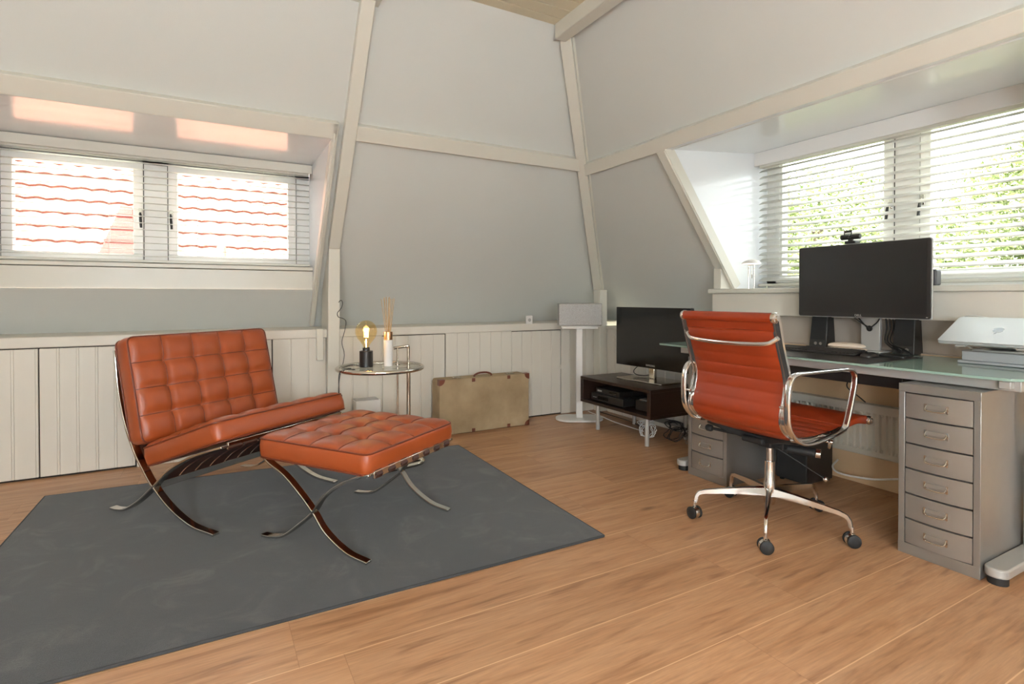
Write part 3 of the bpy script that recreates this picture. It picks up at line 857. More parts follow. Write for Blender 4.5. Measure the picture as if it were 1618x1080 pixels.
m.tube(pts, 0.0011, 5).build('filament', 'filament', lp)
ll = bpy.data.lights.new('bulb_light', 'POINT'); ll.energy = 1.2; ll.color = (1, .62, .28); ll.shadow_soft_size = 0.02
lo = bpy.data.objects.new('bulb_light', ll); COL.objects.link(lo); lo.parent = lp; lo.location = (0, 0, .2)
m = MB().tube(spl([(-.037, .005, .006), (-.07, .03, .012), (-.105, .035, .006), (-.135, .0, .004), (-.13, -.035, .003), (-.1, -.05, .003)], 8), .0024, 6)
m.build('lamp_cord', 'black', lp)
cable('power_cord', [(-2.475, -.86, zt+.004), (-2.53, -.90, zt+.012), (-2.566, -.885, zt-.01), (-2.568, -.88, .50), (-2.562, -.86, .40), (-2.56, -.86, .30), (-2.54, -.8, .12), (-2.5, -.7, .03), (-2.42, -.5, .016), (-2.40, -.30, .006)], .0024, 'black',
      'black lamp cord hanging down the left edge of the round table', 'cord')
m = MB().box(-.013, .013, -.010, .010, -.035, .035, Matrix.Translation((-2.562, -.868, .455)))
tag(m.build('dimmer_switch', 'black', None, bevel=0.003), 'small black inline switch on the cord below the table rim', 'switch')
o = cable('power_cord', [(-2.402, -.058, 1.005), (-2.388, -.07, 1.02), (-2.376, -.06, 1.0), (-2.384, -.055, .965), (-2.41, -.056, .93), (-2.405, -.06, .902), (-2.375, -.075, .89), (-2.352, -.06, .865), (-2.36, -.05, .80), (-2.378, -.045, .72), (-2.362, -.045, .64), (-2.37, -.05, .58), (-2.40, -.055, .45), (-2.405, -.056, .3), (-2.40, -.058, .02)], .0024, 'black',
      'black cord running down the right side of the cream post', 'cord')

# reed diffuser
rd = thing('reed_diffuser', 'white cylinder diffuser with gold neck and rattan reeds', 'diffuser', (-2.262, -0.80, zt+.0045))
MB().lathe([(0, 0), (.0245, 0), (.0255, .001), (.0255, .158), (0, .158)], n=36).build('vessel', 'marble', rd)
MB().lathe([(0, .158), (.0262, .158), (.0262, .206), (.022, .207), (.012, .2065), (.012, .198), (0, .198)], n=36).build('collar', 'gold', rd)
for k in range(9):
    a = 2*math.pi*k/9+.4; e = (0.016+0.026*((k*7) % 5)/4)
    MB().cyl((-.004*math.cos(a), -.004*math.sin(a), .05), (e*math.cos(a)*1.2, e*math.sin(a), .405+.012*((k*3) % 4)/3), .0016, n=6).build('reed', 'reed', rd)

# electric heater/box low on the wall behind the table
bxw = thing('wall_convector', 'small white box on the floor against the panelling behind the side table', 'heater', (-2.205, -0.06, 0))
MB().box(-.09, .09, -.045, .055, .0, .298).build('body', 'white', bxw, bevel=0.006)
MB().box(-.088, .075, -.043, .052, .2985, .304).build('top_grille', 'silver', bxw, bevel=0.001)

# ================================================================== SUITCASE
sx0, sx1, sy0, sy1, sh = -1.705, -0.928, -0.222, -0.058, 0.418
sc_ = thing('suitcase', 'old beige canvas suitcase with brown leather corners against the panelling', 'suitcase', ((sx0+sx1)/2, (sy0+sy1)/2, 0), 0)
w2, d2 = (sx1-sx0)/2, (sy1-sy0)/2
def rbox(mb, hw, y0, y1, h, r, z0=0):
    poly = [(x, z+h/2+z0) for x, z in rrect(2*hw, h, r, 5)]
    n = len(poly)
    vs = [(x, y0, z) for x, z in poly]+[(x, y1, z) for x, z in poly]
    return mb.add(vs, [tuple(range(n)), tuple(range(2*n-1, n-1, -1))]+[(i, n+i, n+(i+1) % n, (i+1) % n) for i in range(n)])
rbox(MB(), w2, -d2, -d2+.055, sh, .022, .002).build('lid', 'canvas', sc_, bevel=.006)
rbox(MB(), w2-.002, -d2+.057, d2, sh-.004, .022, .004).build('shell', 'canvas', sc_, bevel=.006)
def corner(sx, sz):
    m = MB(); r = .045
    cx, cz = sx*(w2+.002), (sh+.004 if sz > 0 else 0.0)
    a = [(cx, cz)]+[(cx-sx*r*math.cos(t), cz-sz*r*math.sin(t)) for t in [k*math.pi/16 for k in range(9)]]
    poly = [(cx-sx*.004, cz-sz*.004)]+a[1:]
    n = len(poly)
    vs = [(x, -d2-.0025, z) for x, z in poly]+[(x, -d2+.0, z) for x, z in poly]
    m.add(vs, [tuple(range(n)), tuple(range(2*n-1, n-1, -1))]+[(i, n+i, n+(i+1) % n, (i+1) % n) for i in range(n)])
    zz = (cz-.0025, cz) if sz > 0 else (cz, cz+.0025)
    m.box(min(cx, cx-sx*r), max(cx, cx-sx*r), -d2-.002, -d2+.045, *(zz))
    m.box(*( (cx-.0025, cx) if sx > 0 else (cx, cx+.0025)), -d2-.002, -d2+.045, min(cz, cz-sz*r), max(cz, cz-sz*r))
    m.build('leather_corner', 'brown', sc_, bevel=.001)
for a in (-1, 1):
    for b in (-1, 1): corner(a, b)
for x in (-.11, .20):
    for z in (.003, sh-.028): MB().box(x-.014, x+.014, -d2-.004, -d2+.004, z, z+.028).build('leather_tab', 'brown', sc_, bevel=.003)
m = MB().tube(spl([(-.075, -.02, sh), (-.07, -.02, sh+.014), (-.03, -.02, sh+.028), (.03, -.02, sh+.028), (.07, -.02, sh+.014), (.075, -.02, sh)], 6), .0075, 8)
m.build('handle', 'brown', sc_)
for x in (-.23, .24):
    MB().box(x-.03, x+.03, -.045, .0, sh+.001, sh+.008).cyl((x-.02, -.03, sh+.009), (x+.02, -.03, sh+.009), .004, n=8).build('latch', 'nickel', sc_, bevel=.001)
m = MB().box(-w2+.0, -w2+.004, -d2-.0015, -d2, .03, sh-.03)

# wall sensor on the ledge
ws = thing('wall_socket', 'small white round-dial socket plate on the wall above the suitcase', 'socket', (-0.80, -0.008, .845), 0)
MB().box(-.032, .032, -.006, .006, -.034, .036).build('plate', 'white', ws, bevel=.003)
MB().lathe([(0, 0), (.013, 0), (.015, -.003), (0, -.004)], (0, -.0065, 0), 20, 'y').build('dial', 'silver', ws)

# ================================================================== SPEAKER ON STAND
sx, sy = -0.46, -0.27
ss = thing('speaker_stand', 'white floor stand with a flat oval foot in the corner', 'stand', (sx, sy, 0), R(-29))
m = MB(); poly = [(x, y*1.0) for x, y in rrect(.40, .26, .12, 10)]
m.prism(poly, 0.004, 0.020).build('foot', 'white', ss, bevel=.004)
MB().box(-.027, .027, -.018, .018, .02, .775).build('column', 'white', ss, bevel=.003)
MB().box(-.15, .15, -.06, .06, .775, .790).box(-.16, .16, -.065, -.05, .790, .800).build('tray', 'white', ss, bevel=.003)
sp = thing('wireless_speaker', 'grey-fronted wide speaker on the white stand', 'speaker', (sx, sy, .8005), R(-29))
m = MB(); m.prism(rrect(.365, .135, .02, 4), 0, .190); m.build('cabinet', 'silver', sp, bevel=.004)
MB().box(-.181, .181, -.074, -.066, .003, .187).build('grille', 'grille', sp, bevel=.004)

# ================================================================== TV UNIT
tx0, tx1, ty0, ty1 = -.565, -.13, -1.235, -.43
tv = thing('tv_cabinet', 'low dark brown open media cabinet on silver legs', 'cabinet', (0, 0, 0))
zb, zt2, th = .195, .400, .022
MB().box(tx0, tx1, ty0, ty1, zt2-th, zt2).build('top', 'espresso', tv, bevel=.002)
MB().box(tx0, tx1, ty0, ty1, zb, zb+th).build('bottom', 'espresso', tv, bevel=.002)
for a in (ty0, ty1-.035): MB().box(tx0, tx1, a, a+.035, zb+th, zt2-th).build('side', 'espresso', tv, bevel=.002)
MB().box(tx1-.012, tx1-.002, ty0+.035, ty1-.035, zb+th, zt2-th).build('back', 'espresso', tv)
for (x, y) in ((-.535, -.62), (-.535, -1.17), (-.16, -.62), (-.16, -1.17)):
    MB().cyl((x, y, 0), (x, y, zb), .0155, n=18).cyl((x, y, zb-.004), (x, y, zb), .03, n=18).build('leg', 'silver', tv, bevel=.001)
dv = thing('media_player', 'slim black player stacked on the receiver in the media cabinet', 'media player', (-.40, -.72, zb+th+.0665))
MB().box(-.12, .12, -.14, .14, 0, .042).build('case', 'black', dv, bevel=.002)
MB().box(-.122, -.1195, -.11, -.02, .018, .030).build('display', 'screen', dv)
MB().box(-.1225, -.1195, .07, .12, .016, .028).build('button_strip', 'silver', dv)
dv = thing('receiver', 'wide black receiver on the bottom of the media cabinet', 'receiver', (-.39, -.72, zb+th+.0005))
MB().box(-.14, .14, -.19, .19, .006, .064).box(-.12, -.09, -.17, -.14, 0, .006).box(-.12, -.09, .14, .17, 0, .006).box(.09, .12, -.17, -.14, 0, .006).box(.09, .12, .14, .17, 0, .006).build('case', 'black', dv, bevel=.003)
MB().box(-.143, -.1395, -.02, .10, .022, .046).build('display', 'screen', dv)
MB().box(-.1425, -.1395, .12, .165, .03, .034).build('logo_strip', 'silver', dv)
dv = thing('router', 'small black router box at the right in the media cabinet', 'router', (-.42, -1.05, zb+th+.0005))
MB().box(-.05, .05, -.07, .07, 0, .07).build('case', 'black', dv, bevel=.003)
MB().box(-.03, .03, -.05, .05, .0705, .078).build('status_cap', 'silver', dv, bevel=.001)
# TV
T = thing('television', 'flat black television on the low dark cabinet', 'television', (-.235, -.90, zt2+.0005), R(4))
hw, tb, tt = .372, .092, .562
MB().box(-.012, .030, -hw, hw, tb, tt).box(.03, .055, -hw+.1, hw-.1, tb+.06, tt-.08).build('housing', 'black', T, bevel=.006)
MB().box(-.0150, -.0118, -hw+.003, hw-.003, tb+.003, tt-.003).build('bezel', 'screen', T, bevel=.001)
MB().box(-.0158, -.0149, -hw+.024, hw-.024, tb+.045, tt-.022).build('screen', 'screen', T)
MB().box(-.013, -.010, -hw, hw, tt-.002, tt+.001).build('edge_strip', 'silver', T)
def text(body, size, mat, parent, loc, rot, name='lettering', ext=0.0006):
    cu = bpy.data.curves.new(name, 'FONT'); cu.body = body; cu.size = size; cu.align_x = 'CENTER'; cu.align_y = 'CENTER'; cu.extrude = ext
    tmp = bpy.data.objects.new('tmp_text', cu); COL.objects.link(tmp)
    dg = bpy.context.evaluated_depsgraph_get(); me = bpy.data.meshes.new_from_object(tmp.evaluated_get(dg))
    bpy.data.objects.remove(tmp); me.materials.clear(); me.materials.append(MT[mat]); me.name = name
    o = bpy.data.objects.new(name, me); COL.objects.link(o); o.parent = parent; o.location = loc; o.rotation_euler = rot
    return o
FX = (R(90), 0, R(-90))     # text facing -x
text('SAMSUNG', .020, 'wordmark', T, (-.0162, .0, tb+.022), FX)
MB().prism(rrect(.27, .46, .012, 4), 0, .014, Matrix.Translation((-.02, 0, 0))).build('stand_plate', 'nickel', T, bevel=.003)
MB().box(-.005, .028, -.028, .028, .0142, .10).build('stand_neck', 'nickel', T, bevel=.006)
cable('cable', [(-.19, -.70, .49), (-.22, -.68, .45), (-.25, -.74, .43), (-.22, -.80, .425), (-.15, -.84, .44)], .0035, 'black', 'black cable drooping behind the television stand', 'cable')
# tangle below the cabinet
rnd = random.Random(4)
def coil(loc, r, turns, mat, label, seed, tilt=0.6, rr=.0032):
    rn = random.Random(seed); pts = []
    for k in range(turns*14):
        a = 2*math.pi*k/14
        q_ = r*(1+.3*math.sin(a*.37+seed)); z = .05+.045*math.sin(a*.51+1.3*seed)+.03*math.cos(a)
        pts.append((loc[0]+q_*.5*math.cos(a)+.01*rn.uniform(-1, 1), loc[1]+q_*math.sin(a)+.015*rn.uniform(-1, 1), max(rr+.001, loc[2]+z)))
    return cable('cable_bundle', pts, rr, mat, label, 'cable', res=4)
coil((-.34, -.96, .02), .065, 7, 'white', 'tangle of white cables hanging under the media cabinet', 2)
coil((-.24, -1.15, .02), .07, 6, 'black', 'tangle of black cables under the media cabinet', 5)
coil((-.22, -1.30, .0), .07, 4, 'pipe', 'grey cables on the floor beside the media cabinet', 9)
tag(MB().box(-.25, -.14, -1.42, -1.36, .075, .105).build('cable_adapter', 'white', None, bevel=.004), 'white adapter block hanging beside the media cabinet', 'adapter')
cable('cable', [(-.195, -1.37, .10), (-.20, -1.33, .13), (-.17, -1.30, .15), (-.12, -1.28, .17), (-.06, -1.27, .18)], .003, 'white', 'white lead arching up from the adapter block', 'cable')
tag(MB().cyl((-.062, -1.80, .062), (-.062, -.3, .062), .022, n=16).build('heating_pipe', 'pipe'), 'thick grey heating pipe low along the right wall', 'pipe')
cable('cable', [(-.20, -.05, .006), (-.22, -.14, .006), (-.23, -.28, .006), (-.27, -.5, .006), (-.28, -.75, .006), (-.32, -.9, .02)], .004, 'white', 'white cable lying on the floor from the corner to the media cabinet', 'cable')
cable('cable', [(-.12, -.12, .006), (-.13, -.2, .006), (-.14, -.5, .006), (-.2, -.8, .006)], .004, 'black', 'black cable on the floor behind the media cabinet', 'cable')

# ================================================================== DESK
dk = thing('desk', 'long desk with a pale green glass top and silver frame', 'desk', (0, 0, 0))
gx0, gx1, gy0, gy1, gz = -.700, -.045, -3.235, -1.435, .746
poly = [(gx0+.06, gy0), (gx1, gy0), (gx1, gy1), (gx0+.02, gy1), (gx0+.004, gy1-.02), (gx0-.004, gy1-.3), (gx0-.004, gy0+.12), (gx0+.008, gy0+.04)]
MB().prism(poly, gz-.010, gz).build('glass_top', 'frost', dk, bevel=.0015)
m = MB()
for x in (-.62, -.12): m.box(x-.015, x+.015, gy0+.03, gy1-.14, gz-.052, gz-.012)
for y in (gy0+.05, -2.30, gy1-.16): m.box(-.62, -.12, y-.015, y+.015, gz-.048, gz-.014)
m.build('frame', 'silver', dk, bevel=.003)
MB().box(-.55, -.30, -2.78, -2.03, gz-.112, gz-.054).build('cable_tray', 'black', dk, bevel=.004)
for y in (-1.665, -3.165):
    l = MB()
    l.prism(rrect(.64, .072, .034, 6), .028, .062, Matrix.Translation((-.42, y, 0)))
    lg = l.build('leg', 'silver', dk, bevel=.006)
    MB().box(-.40, -.33, y-.028, y+.028, .05, .42).box(-.39, -.34, y-.020, y+.020, .40, gz-.03).box(-.66, -.10, y-.02, y+.02, gz-.045, gz-.013).build('column', 'silver', lg, bevel=.006)
    m = MB()
    for x in (-.70, -.14): m.cyl((x, y, 0), (x, y, .028), .031, n=20)
    m.build('foot_pad', 'blacksoft', lg, bevel=.002)

# drawer units
def drawer_unit(x0, y0, label, fill=6):
    root = thing('drawer_unit', label, 'drawer unit', (x0, y0, 0), 0, 'grey steel drawer units under the desk')
    W, D, H = .272, .43, .690
    m = MB(); t = .012
    m.box(0, D, -t, 0, .0005, H-.001).box(0, D, -W, -W+t, .0005, H-.001).box(.001, D-.001, -W+.001, -.001, H-.032, H).box(.001, D-.001, -W+.001, -.001, 0, .03).box(D-.008, D-.0005, -W+.002, -.002, .001, H-.002)
    m.box(-.003, .002, -.022, .0004, .0005, H-.0005).box(-.003, .002, -W-.0004, -W+.022, .0005, H-.0005).box(-.0034, .0024, -W-.0008, .0008, H-.034, H+.0004).box(-.0034, .0024, -W-.0008, .0008, 0, .045)
    m.build('casing', 'greysteel', root, bevel=.0015)
    hgt = (H-.034-.045)/6
    first = None
    for k in range(6):
        z0 = .045+k*hgt
        y0_, y1_ = -W+.0245, -.0245
        m = MB(); vs = []; n = 12
        for lev, sag in ((z0+.003, 0), (z0+hgt-.004, 0)):
            for i in range(n+1):
                t_ = i/n; y_ = y0_+(y1_-y0_)*t_
                bow = .012*4*t_*(1-t_)
                vs.append((-.001-bow, y_, lev))
        nn = n+1
        fs = [(i, i+1, nn+i+1, nn+i) for i in range(n)]
        o_ = len(vs); vs += [(.02, p[1], p[2]) for p in vs]
        fs += [(o_+i, o_+nn+i, o_+nn+i+1, o_+i+1) for i in range(n)]
        fs += [(i, o_+i, o_+i+1, i+1) for i in range(n)]+[(nn+i, nn+i+1, o_+nn+i+1, o_+nn+i) for i in range(n)]
        fs += [(0, nn, o_+nn, o_), (n, o_+n, o_+nn+n, nn+n)]
        m.add(vs, fs)
        dr = m.build('drawer', 'drawer', root, smooth=25)
        zc = z0+hgt*.50; yc = -W/2
        m = MB().box(-.0165, -.010, yc-.036, yc+.036, zc-.004, zc+.014)
        m.build('label_holder', 'drawer', dr, bevel=.001)
        m = MB().tube(spl([(-.012, yc-.034, zc+.012), (-.024, yc-.034, zc-.001), (-.030, yc-.024, zc-.008), (-.030, yc+.024, zc-.008), (-.024, yc+.034, zc-.001), (-.012, yc+.034, zc+.012)], 5), .0024, 8)
        for s_ in (-1, 1): m.box(-.016, -.0105, yc+s_*.036-.004, yc+s_*.036+.004, zc-.012, zc+.016)
        m.build('handle', 'chrome', dr)
    MB().box(.03, D-.03, -W+.014, -.014, .05, H-.05).build('drawer_body', 'drawer', root)
    return root
drawer_unit(-.733, -2.853, 'grey steel drawer unit under the right end of the desk, six drawers in view')
drawer_unit(-.733, -1.732, 'grey steel drawer unit behind the swivel chair under the left end of the desk')

pc = thing('computer_tower', 'black computer tower standing under the desk behind the swivel chair', 'computer', (-.335, -2.13, 0))
MB().box(-.02, .22, -.09, .09, .012, .40).build('case', 'black', pc, bevel=.004)
MB().box(-.024, -.019, -.088, .088, .015, .397).build('front_panel', 'blacksoft', pc, bevel=.003)
m = MB()
for x in (.0, .20):
    for y in (-.07, .07): m.cyl((x, y, 0), (x, y, .012), .012, n=10)
m.build('foot', 'blacksoft', pc)
cable('cable', [(-.47, -2.5, .632), (-.49, -2.51, .60), (-.46, -2.545, .56), (-.42, -2.555, .53)], .003, 'black', 'black cable end dangling from the tray under the desk', 'cable')
cable('cable', [(-.10, -2.24, .12), (-.20, -2.27, .105), (-.25, -2.34, .095), (-.22, -2.48, .10), (-.16, -2.58, .12)], .005, 'white', 'white cable looping below the radiator', 'cable')

# radiator
rdz0, rdz1, ry0, ry1 = .178, .458, -3.3, -1.86
ra = thing('radiator', 'long cream panel radiator low on the wall under the desk', 'radiator', (0, 0, 0))
m = MB(); n = int((ry1-ry0-.04)/.0333)
for zc0, zc1, xx in ((rdz0, rdz1, -.082),):
    vs = []; prof = []
    N = n*6
    for i in range(N+1):
        y = ry0+.02+(ry1-ry0-.04)*i/N
        t_ = (i % 6)/6
        d = .0 if t_ < .34 else (.012 if .45 < t_ < .9 else .006)
        prof.append((y, xx+d))
    zs = [(rdz0+.004, 0), (rdz0+.012, 1e9), (rdz0+.03, 0), (rdz0+.045, 1), (rdz1-.06, 1), (rdz1-.045, 0), (rdz1-.004, 0)]
    rows = []
    for z, k in zs:
        rows.append([(xx if k in (0, 1e9) else px_, y, z) for y, px_ in prof])
    for rw in rows: vs += rw
    L_ = N+1
    fs = [(a*L_+i, a*L_+i+1, (a+1)*L_+i+1, (a+1)*L_+i) for a in range(len(rows)-1) for i in range(N)]
    m.add(vs, fs)
m.build('panel', 'radiator', ra, smooth=30)
MB().box(-.083, -.028, ry0, ry1, rdz1-.006, rdz1).box(-.083, -.028, ry0, ry1, rdz0, rdz0+.005).box(-.083, -.028, ry1-.02, ry1, rdz0, rdz1).box(-.083, -.028, ry0, ry0+.02, rdz0, rdz1).build('casing', 'radiator', ra, bevel=.002)
m = MB().cyl((-.055, ry1-.04, 0), (-.055, ry1-.04, rdz0+.01), .008, n=12).cyl((-.055, ry0+.04, 0), (-.055, ry0+.04, rdz0+.01), .008, n=12)
m.build('pipe', 'radiator', ra)

# desk mat, keyboard, mouse etc.
tag(MB().prism([(-.697, -2.70), (-.692, -1.95), (-.22, -1.93), (-.20, -2.70)], gz+.0004, gz+.0024).build('desk_mat', 'mat', None), 'thin black mat on the glass desk under the keyboard', 'mat')
MZ = gz+.0026
kb = thing('keyboard', 'black keyboard on the mat in front of the monitor', 'keyboard', (-.365, -2.285, MZ), R(1))
m = MB(); m.add([(-.065, -.215, 0), (.065, -.215, 0), (.065, .215, 0), (-.065, .215, 0), (-.065, -.215, .008), (.065, -.215, .020), (.065, .215, .020), (-.065, .215, .008)],
                [(0, 3, 2, 1), (4, 5, 6, 7), (0, 1, 5, 4), (1, 2, 6, 5), (2, 3, 7, 6), (3, 0, 4, 7)])
m.build('keyboard_body', 'keys', kb, bevel=.003)
for r0 in range(6):
    x = -.052+r0*.0195; y = -.207; row = []
    while y < .200:
        wd = .0172 if not (r0 == 0 and -.08 < y < .02) else .10
        row.append((y, wd)); y += wd+.0018
    for (y, wd) in row[:16]:
        z = .008+.012*((x+.065)/.13)
        MB().box(x, x+.0172, y, min(y+wd, .209), z, z+.006).build('key', 'keys', kb, bevel=.0015, seg=1)
ms = thing('computer_mouse', 'low black mouse at the right end of the keyboard', 'mouse', (-.385, -2.555, MZ), R(5))
m = MB(); nu, nv = 14, 8; vs = []
for i in range(nu+1):
    for j in range(nv+1):
        a = math.pi*i/nu; b = math.pi*j/nv
        vs.append((-.055*math.cos(a), .032*math.cos(b)*math.sin(a)**.5, .024*math.sin(b)**.7*math.sin(a)**.6))
fs = [(i*(nv+1)+j, (i+1)*(nv+1)+j, (i+1)*(nv+1)+j+1, i*(nv+1)+j+1) for i in range(nu) for j in range(nv)]
m.add(vs, fs).build('mouse_shell', 'black', ms, smooth=70)
MB().lathe([(0, -.003), (.008, -.003), (.008, .003), (0, .003)], (-.03, 0, .0175), 14, 'y').build('scroll_wheel', 'blacksoft', ms)
tag(MB().prism([(x, y) for x, y in rrect(.10, .15, .012, 3)], 0, .008, Matrix.Translation((-.27, -2.60, MZ))).build('external_drive', 'black', None, bevel=.002), 'flat black slab on the mat beside the monitor foot', 'hard drive')
for k, (zz, lab) in enumerate(((0, 'cream rounded pad lying in front of the monitor stand, lower of two'), (.0135, 'cream domed shell resting on top of the cream pad'))):
    m = MB(); nu, nv = 16, 10; vs = []; hh = (.012, .022)[k]; ss_ = (1, .93)[k]
    for i in range(nu+1):
        for j in range(nv+1):
            a = math.pi*i/nu; b = math.pi*j/nv
            vs.append((.045*ss_*math.cos(b)*math.sin(a)**.35, -.095*ss_*math.cos(a), hh*math.sin(b)**.5*math.sin(a)**.5))
    fs = [(i*(nv+1)+j, (i+1)*(nv+1)+j, (i+1)*(nv+1)+j+1, i*(nv+1)+j+1) for i in range(nu) for j in range(nv)]
    o = m.add(vs, fs).build('spectacle_case', 'pinkish', None, smooth=60); o.location = (-.225, -2.355, MZ+.014+zz)
    tag(o, lab, 'case', 'cream cases before the monitor')
MB_ = MB().box(-.272, -.178, -2.435, -2.275, MZ, MZ+.013)
tag(MB_.build('notebook', 'pinkish', None, bevel=.002), 'thin cream notebook beneath the cream pads', 'notebook')

# monitor
mo = thing('monitor', 'large black desktop monitor with silver edge on the desk', 'monitor', (-.200, -2.402, gz), R(0))
hw, b0, b1 = .335, .184, .580
m = MB(); poly = rrect(2*hw, b1-b0, .012, 4); n = len(poly)
def face_poly(mb, poly, x0, x1, zc, yc=0):
    n = len(poly)
    vs = [(x0, a+yc, b+zc) for a, b in poly]+[(x1, a+yc, b+zc) for a, b in poly]
    return mb.add(vs, [tuple(range(n)), tuple(range(2*n-1, n-1, -1))]+[(i, n+i, n+(i+1) % n, (i+1) % n) for i in range(n)])
zc = (b0+b1)/2
face_poly(MB(), rrect(2*hw, b1-b0, .012, 4), .004, .012, zc).build('silver_rim', 'silver', mo, bevel=.002)
face_poly(MB(), rrect(2*hw-.06, b1-b0-.06, .02, 4), .0125, .05, zc).build('housing', 'black', mo, bevel=.006)
face_poly(MB(), rrect(2*hw-.008, b1-b0-.008, .010, 4), -.003, .006, zc).build('bezel', 'black', mo, bevel=.001)
MB().box(-.0042, -.0028, -hw+.020, hw-.020, b0+.027, b1-.020).build('screen', 'matscreen', mo)
text('DELL', .016, 'wordmark', mo, (-.0036, .0, b0+.013), FX)
MB().box(-.0038, -.003, -hw+.015, -hw+.023, b0+.010, b0+.013).build('power_light', 'wordmark', mo)
MB().box(.105, .128, -.052, .045, .004, .42).build('stand_column', 'silver', mo, bevel=.004)
MB().lathe([(0, 0), (.016, 0), (.018, .003), (0, .004)], (.1045, 0, .125), 16, 'x').build('cable_hole', 'black', mo)
MB().box(.045, .11, -.05, .05, .30, .42).build('mount', 'black', mo, bevel=.004)
MB().prism(rrect(.135, .19, .02, 4), .003, .010, Matrix.Translation((.0975, 0, 0))).build('stand_base', 'silver', mo, bevel=.002)
for k, (y0_, y1_) in enumerate(((.10, 0), (.06, .01), (-.09, -.01))):
    cable('monitor_cable', [(.06, y0_, .22), (.09, (y0_+y1_)/2, .165), (.10, y1_, .13), (.108, y1_, .115)], .0035, 'black', parent=mo)
for k, (a, b, c_) in enumerate(((-.07, -.07, -.15), (-.09, -.09, -.19), (-.11, -.11, -.235))):
    cable('cable', [(-.058+.012*k, -2.462-.012*k, gz+.20), (-.055+.008*k, -2.468-.012*k, gz+.13), (-.075-.004*k, -2.47-.016*k, gz+.06), (-.115-.004*k, -2.402+c_*.7-.03, gz+.02), (-.125-.012*k, -2.39+c_, gz+.0070)], .0038, 'black',
          'black cable hanging behind the monitor stand, '+('nearest the silver column', 'between the other two', 'nearest the right speaker')[k], 'cable')
cable('cable', [(-.02, -2.20, gz+.03), (-.05, -2.23, gz+.008), (-.06, -2.29, gz+.006)], .004, 'black', 'short black lead beside the left desk speaker', 'cable')
# webcam
wc = thing('webcam', 'small black webcam with a flip shutter clipped on the monitor', 'webcam', (-.200, -2.358, gz+b1+.0005))
MB().box(-.006, .045, -.028, .028, .0, .014).box(-.004, .012, -.012, .012, .012, .026).build('clip', 'black', wc, bevel=.003)
m = MB().cyl((.004, -.050, .036), (.004, .050, .036), .0145, n=18); m.build('body', 'black', wc, bevel=.004)
MB().lathe([(0, 0), (.008, 0), (.009, .003), (0, .004)], (-.0125, 0, .036), 16, 'x').build('lens', 'screen', wc)
MB().box(-.008, -.005, -.008, .028, .050, .054).box(-.008, -.005, -.010, .030, .066, .071).box(-.008, -.005, -.012, -.007, .048, .071).box(-.008, -.005, .025, .030, .048, .071).box(-.007, -.006, -.008, .026, .058, .068).build('shutter', 'black', wc, bevel=.001)

# speakers
def speaker(y, label):
    s_ = thing('desk_speaker', label, 'speaker', (-.055, y, gz+.0005), 0, 'black desk speakers flanking the monitor')
    m = MB(); vs = [(-.045, -.052, 0), (.05, -.052, 0), (.05, .052, 0), (-.045, .052, 0), (-.02, -.047, .185), (.04, -.047, .185), (.04, .047, .185), (-.02, .047, .185)]
    m.add(vs, [(0, 3, 2, 1), (4, 5, 6, 7), (0, 1, 5, 4), (1, 2, 6, 5), (2, 3, 7, 6), (3, 0, 4, 7)]).build('cabinet', 'black', s_, bevel=.004)
    sl = (.025/.185)
    f = lambda z, o: -.045+sl*z-o
    m = MB(); m.add([(f(.045, .003), -.046, .045), (f(.045, .003), .046, .045), (f(.18, .003), .043, .18), (f(.18, .003), -.043, .18), (f(.045, -.003), -.046, .045), (f(.045, -.003), .046, .045), (f(.18, -.003), .043, .18), (f(.18, -.003), -.043, .18)],
                    [(0, 1, 2, 3), (7, 6, 5, 4), (0, 4, 5, 1), (1, 5, 6, 2), (2, 6, 7, 3), (3, 7, 4, 0)]).build('grille', 'blacksoft', s_, bevel=.001)
    for k, yy in enumerate((-.018, .012)):
        MB().lathe([(0, -.003), (.008, -.003), (.009, .0), (.009, .006), (0, .006)], (f(.024, .001), yy, .024), 14, 'x').build('knob', 'greysteel', s_)
    return s_
speaker(-2.118, 'black desk speaker to the left of the monitor stand')
speaker(-2.565, 'black desk speaker to the right of the monitor stand')

# desk lamp
dl = thing('desk_lamp', 'slender chrome desk lamp with two rods and a shallow white shade', 'lamp', (-.035, -1.625, gz))
MB().lathe([(0, 0), (.055, 0), (.058, .004), (.055, .012), (.01, .016), (0, .016)], n=32).build('base', 'chrome', dl)
for y in (-.021, .021): MB().cyl((0, y, .01), (0, y, .512), .0045, n=12).build('rod', 'nickel', dl)
MB().cyl((0, -.025, .51), (0, .025, .51), .004, n=8).build('cross_piece', 'nickel', dl)
MB().cyl((0, .0, .505), (0, -.003, .44), .0015, n=6).cyl((0, -.003, .445), (0, -.003, .42), .003, n=8).build('pull_rod', 'nickel', dl)
m = MB().lathe([(0, .548), (.020, .546), (.045, .536), (.058, .525), (.062, .517), (.058, .519), (.042, .529), (.0, .540)], n=36); m.build('shade', 'white', dl, smooth=60)
MB().lathe([(0, .516), (.03, .513), (.052, .517), (.05, .520), (0, .522)], n=32).build('diffuser', 'lampwhite', dl)

# grey rounded device on the sill
dvv = thing('smart_speaker', 'small grey rounded box on the sill behind the right of the monitor', 'speaker', (.04, -2.612, 1.0985))
face_poly(MB(), rrect(.10, .083, .012, 4), -.02, .03, .0415).build('body', 'devgrey', dvv, bevel=.005)
face_poly(MB(), rrect(.088, .071, .010, 4), -.0225, -.0195, .0415).build('front', 'devgrey', dvv, bevel=.001)

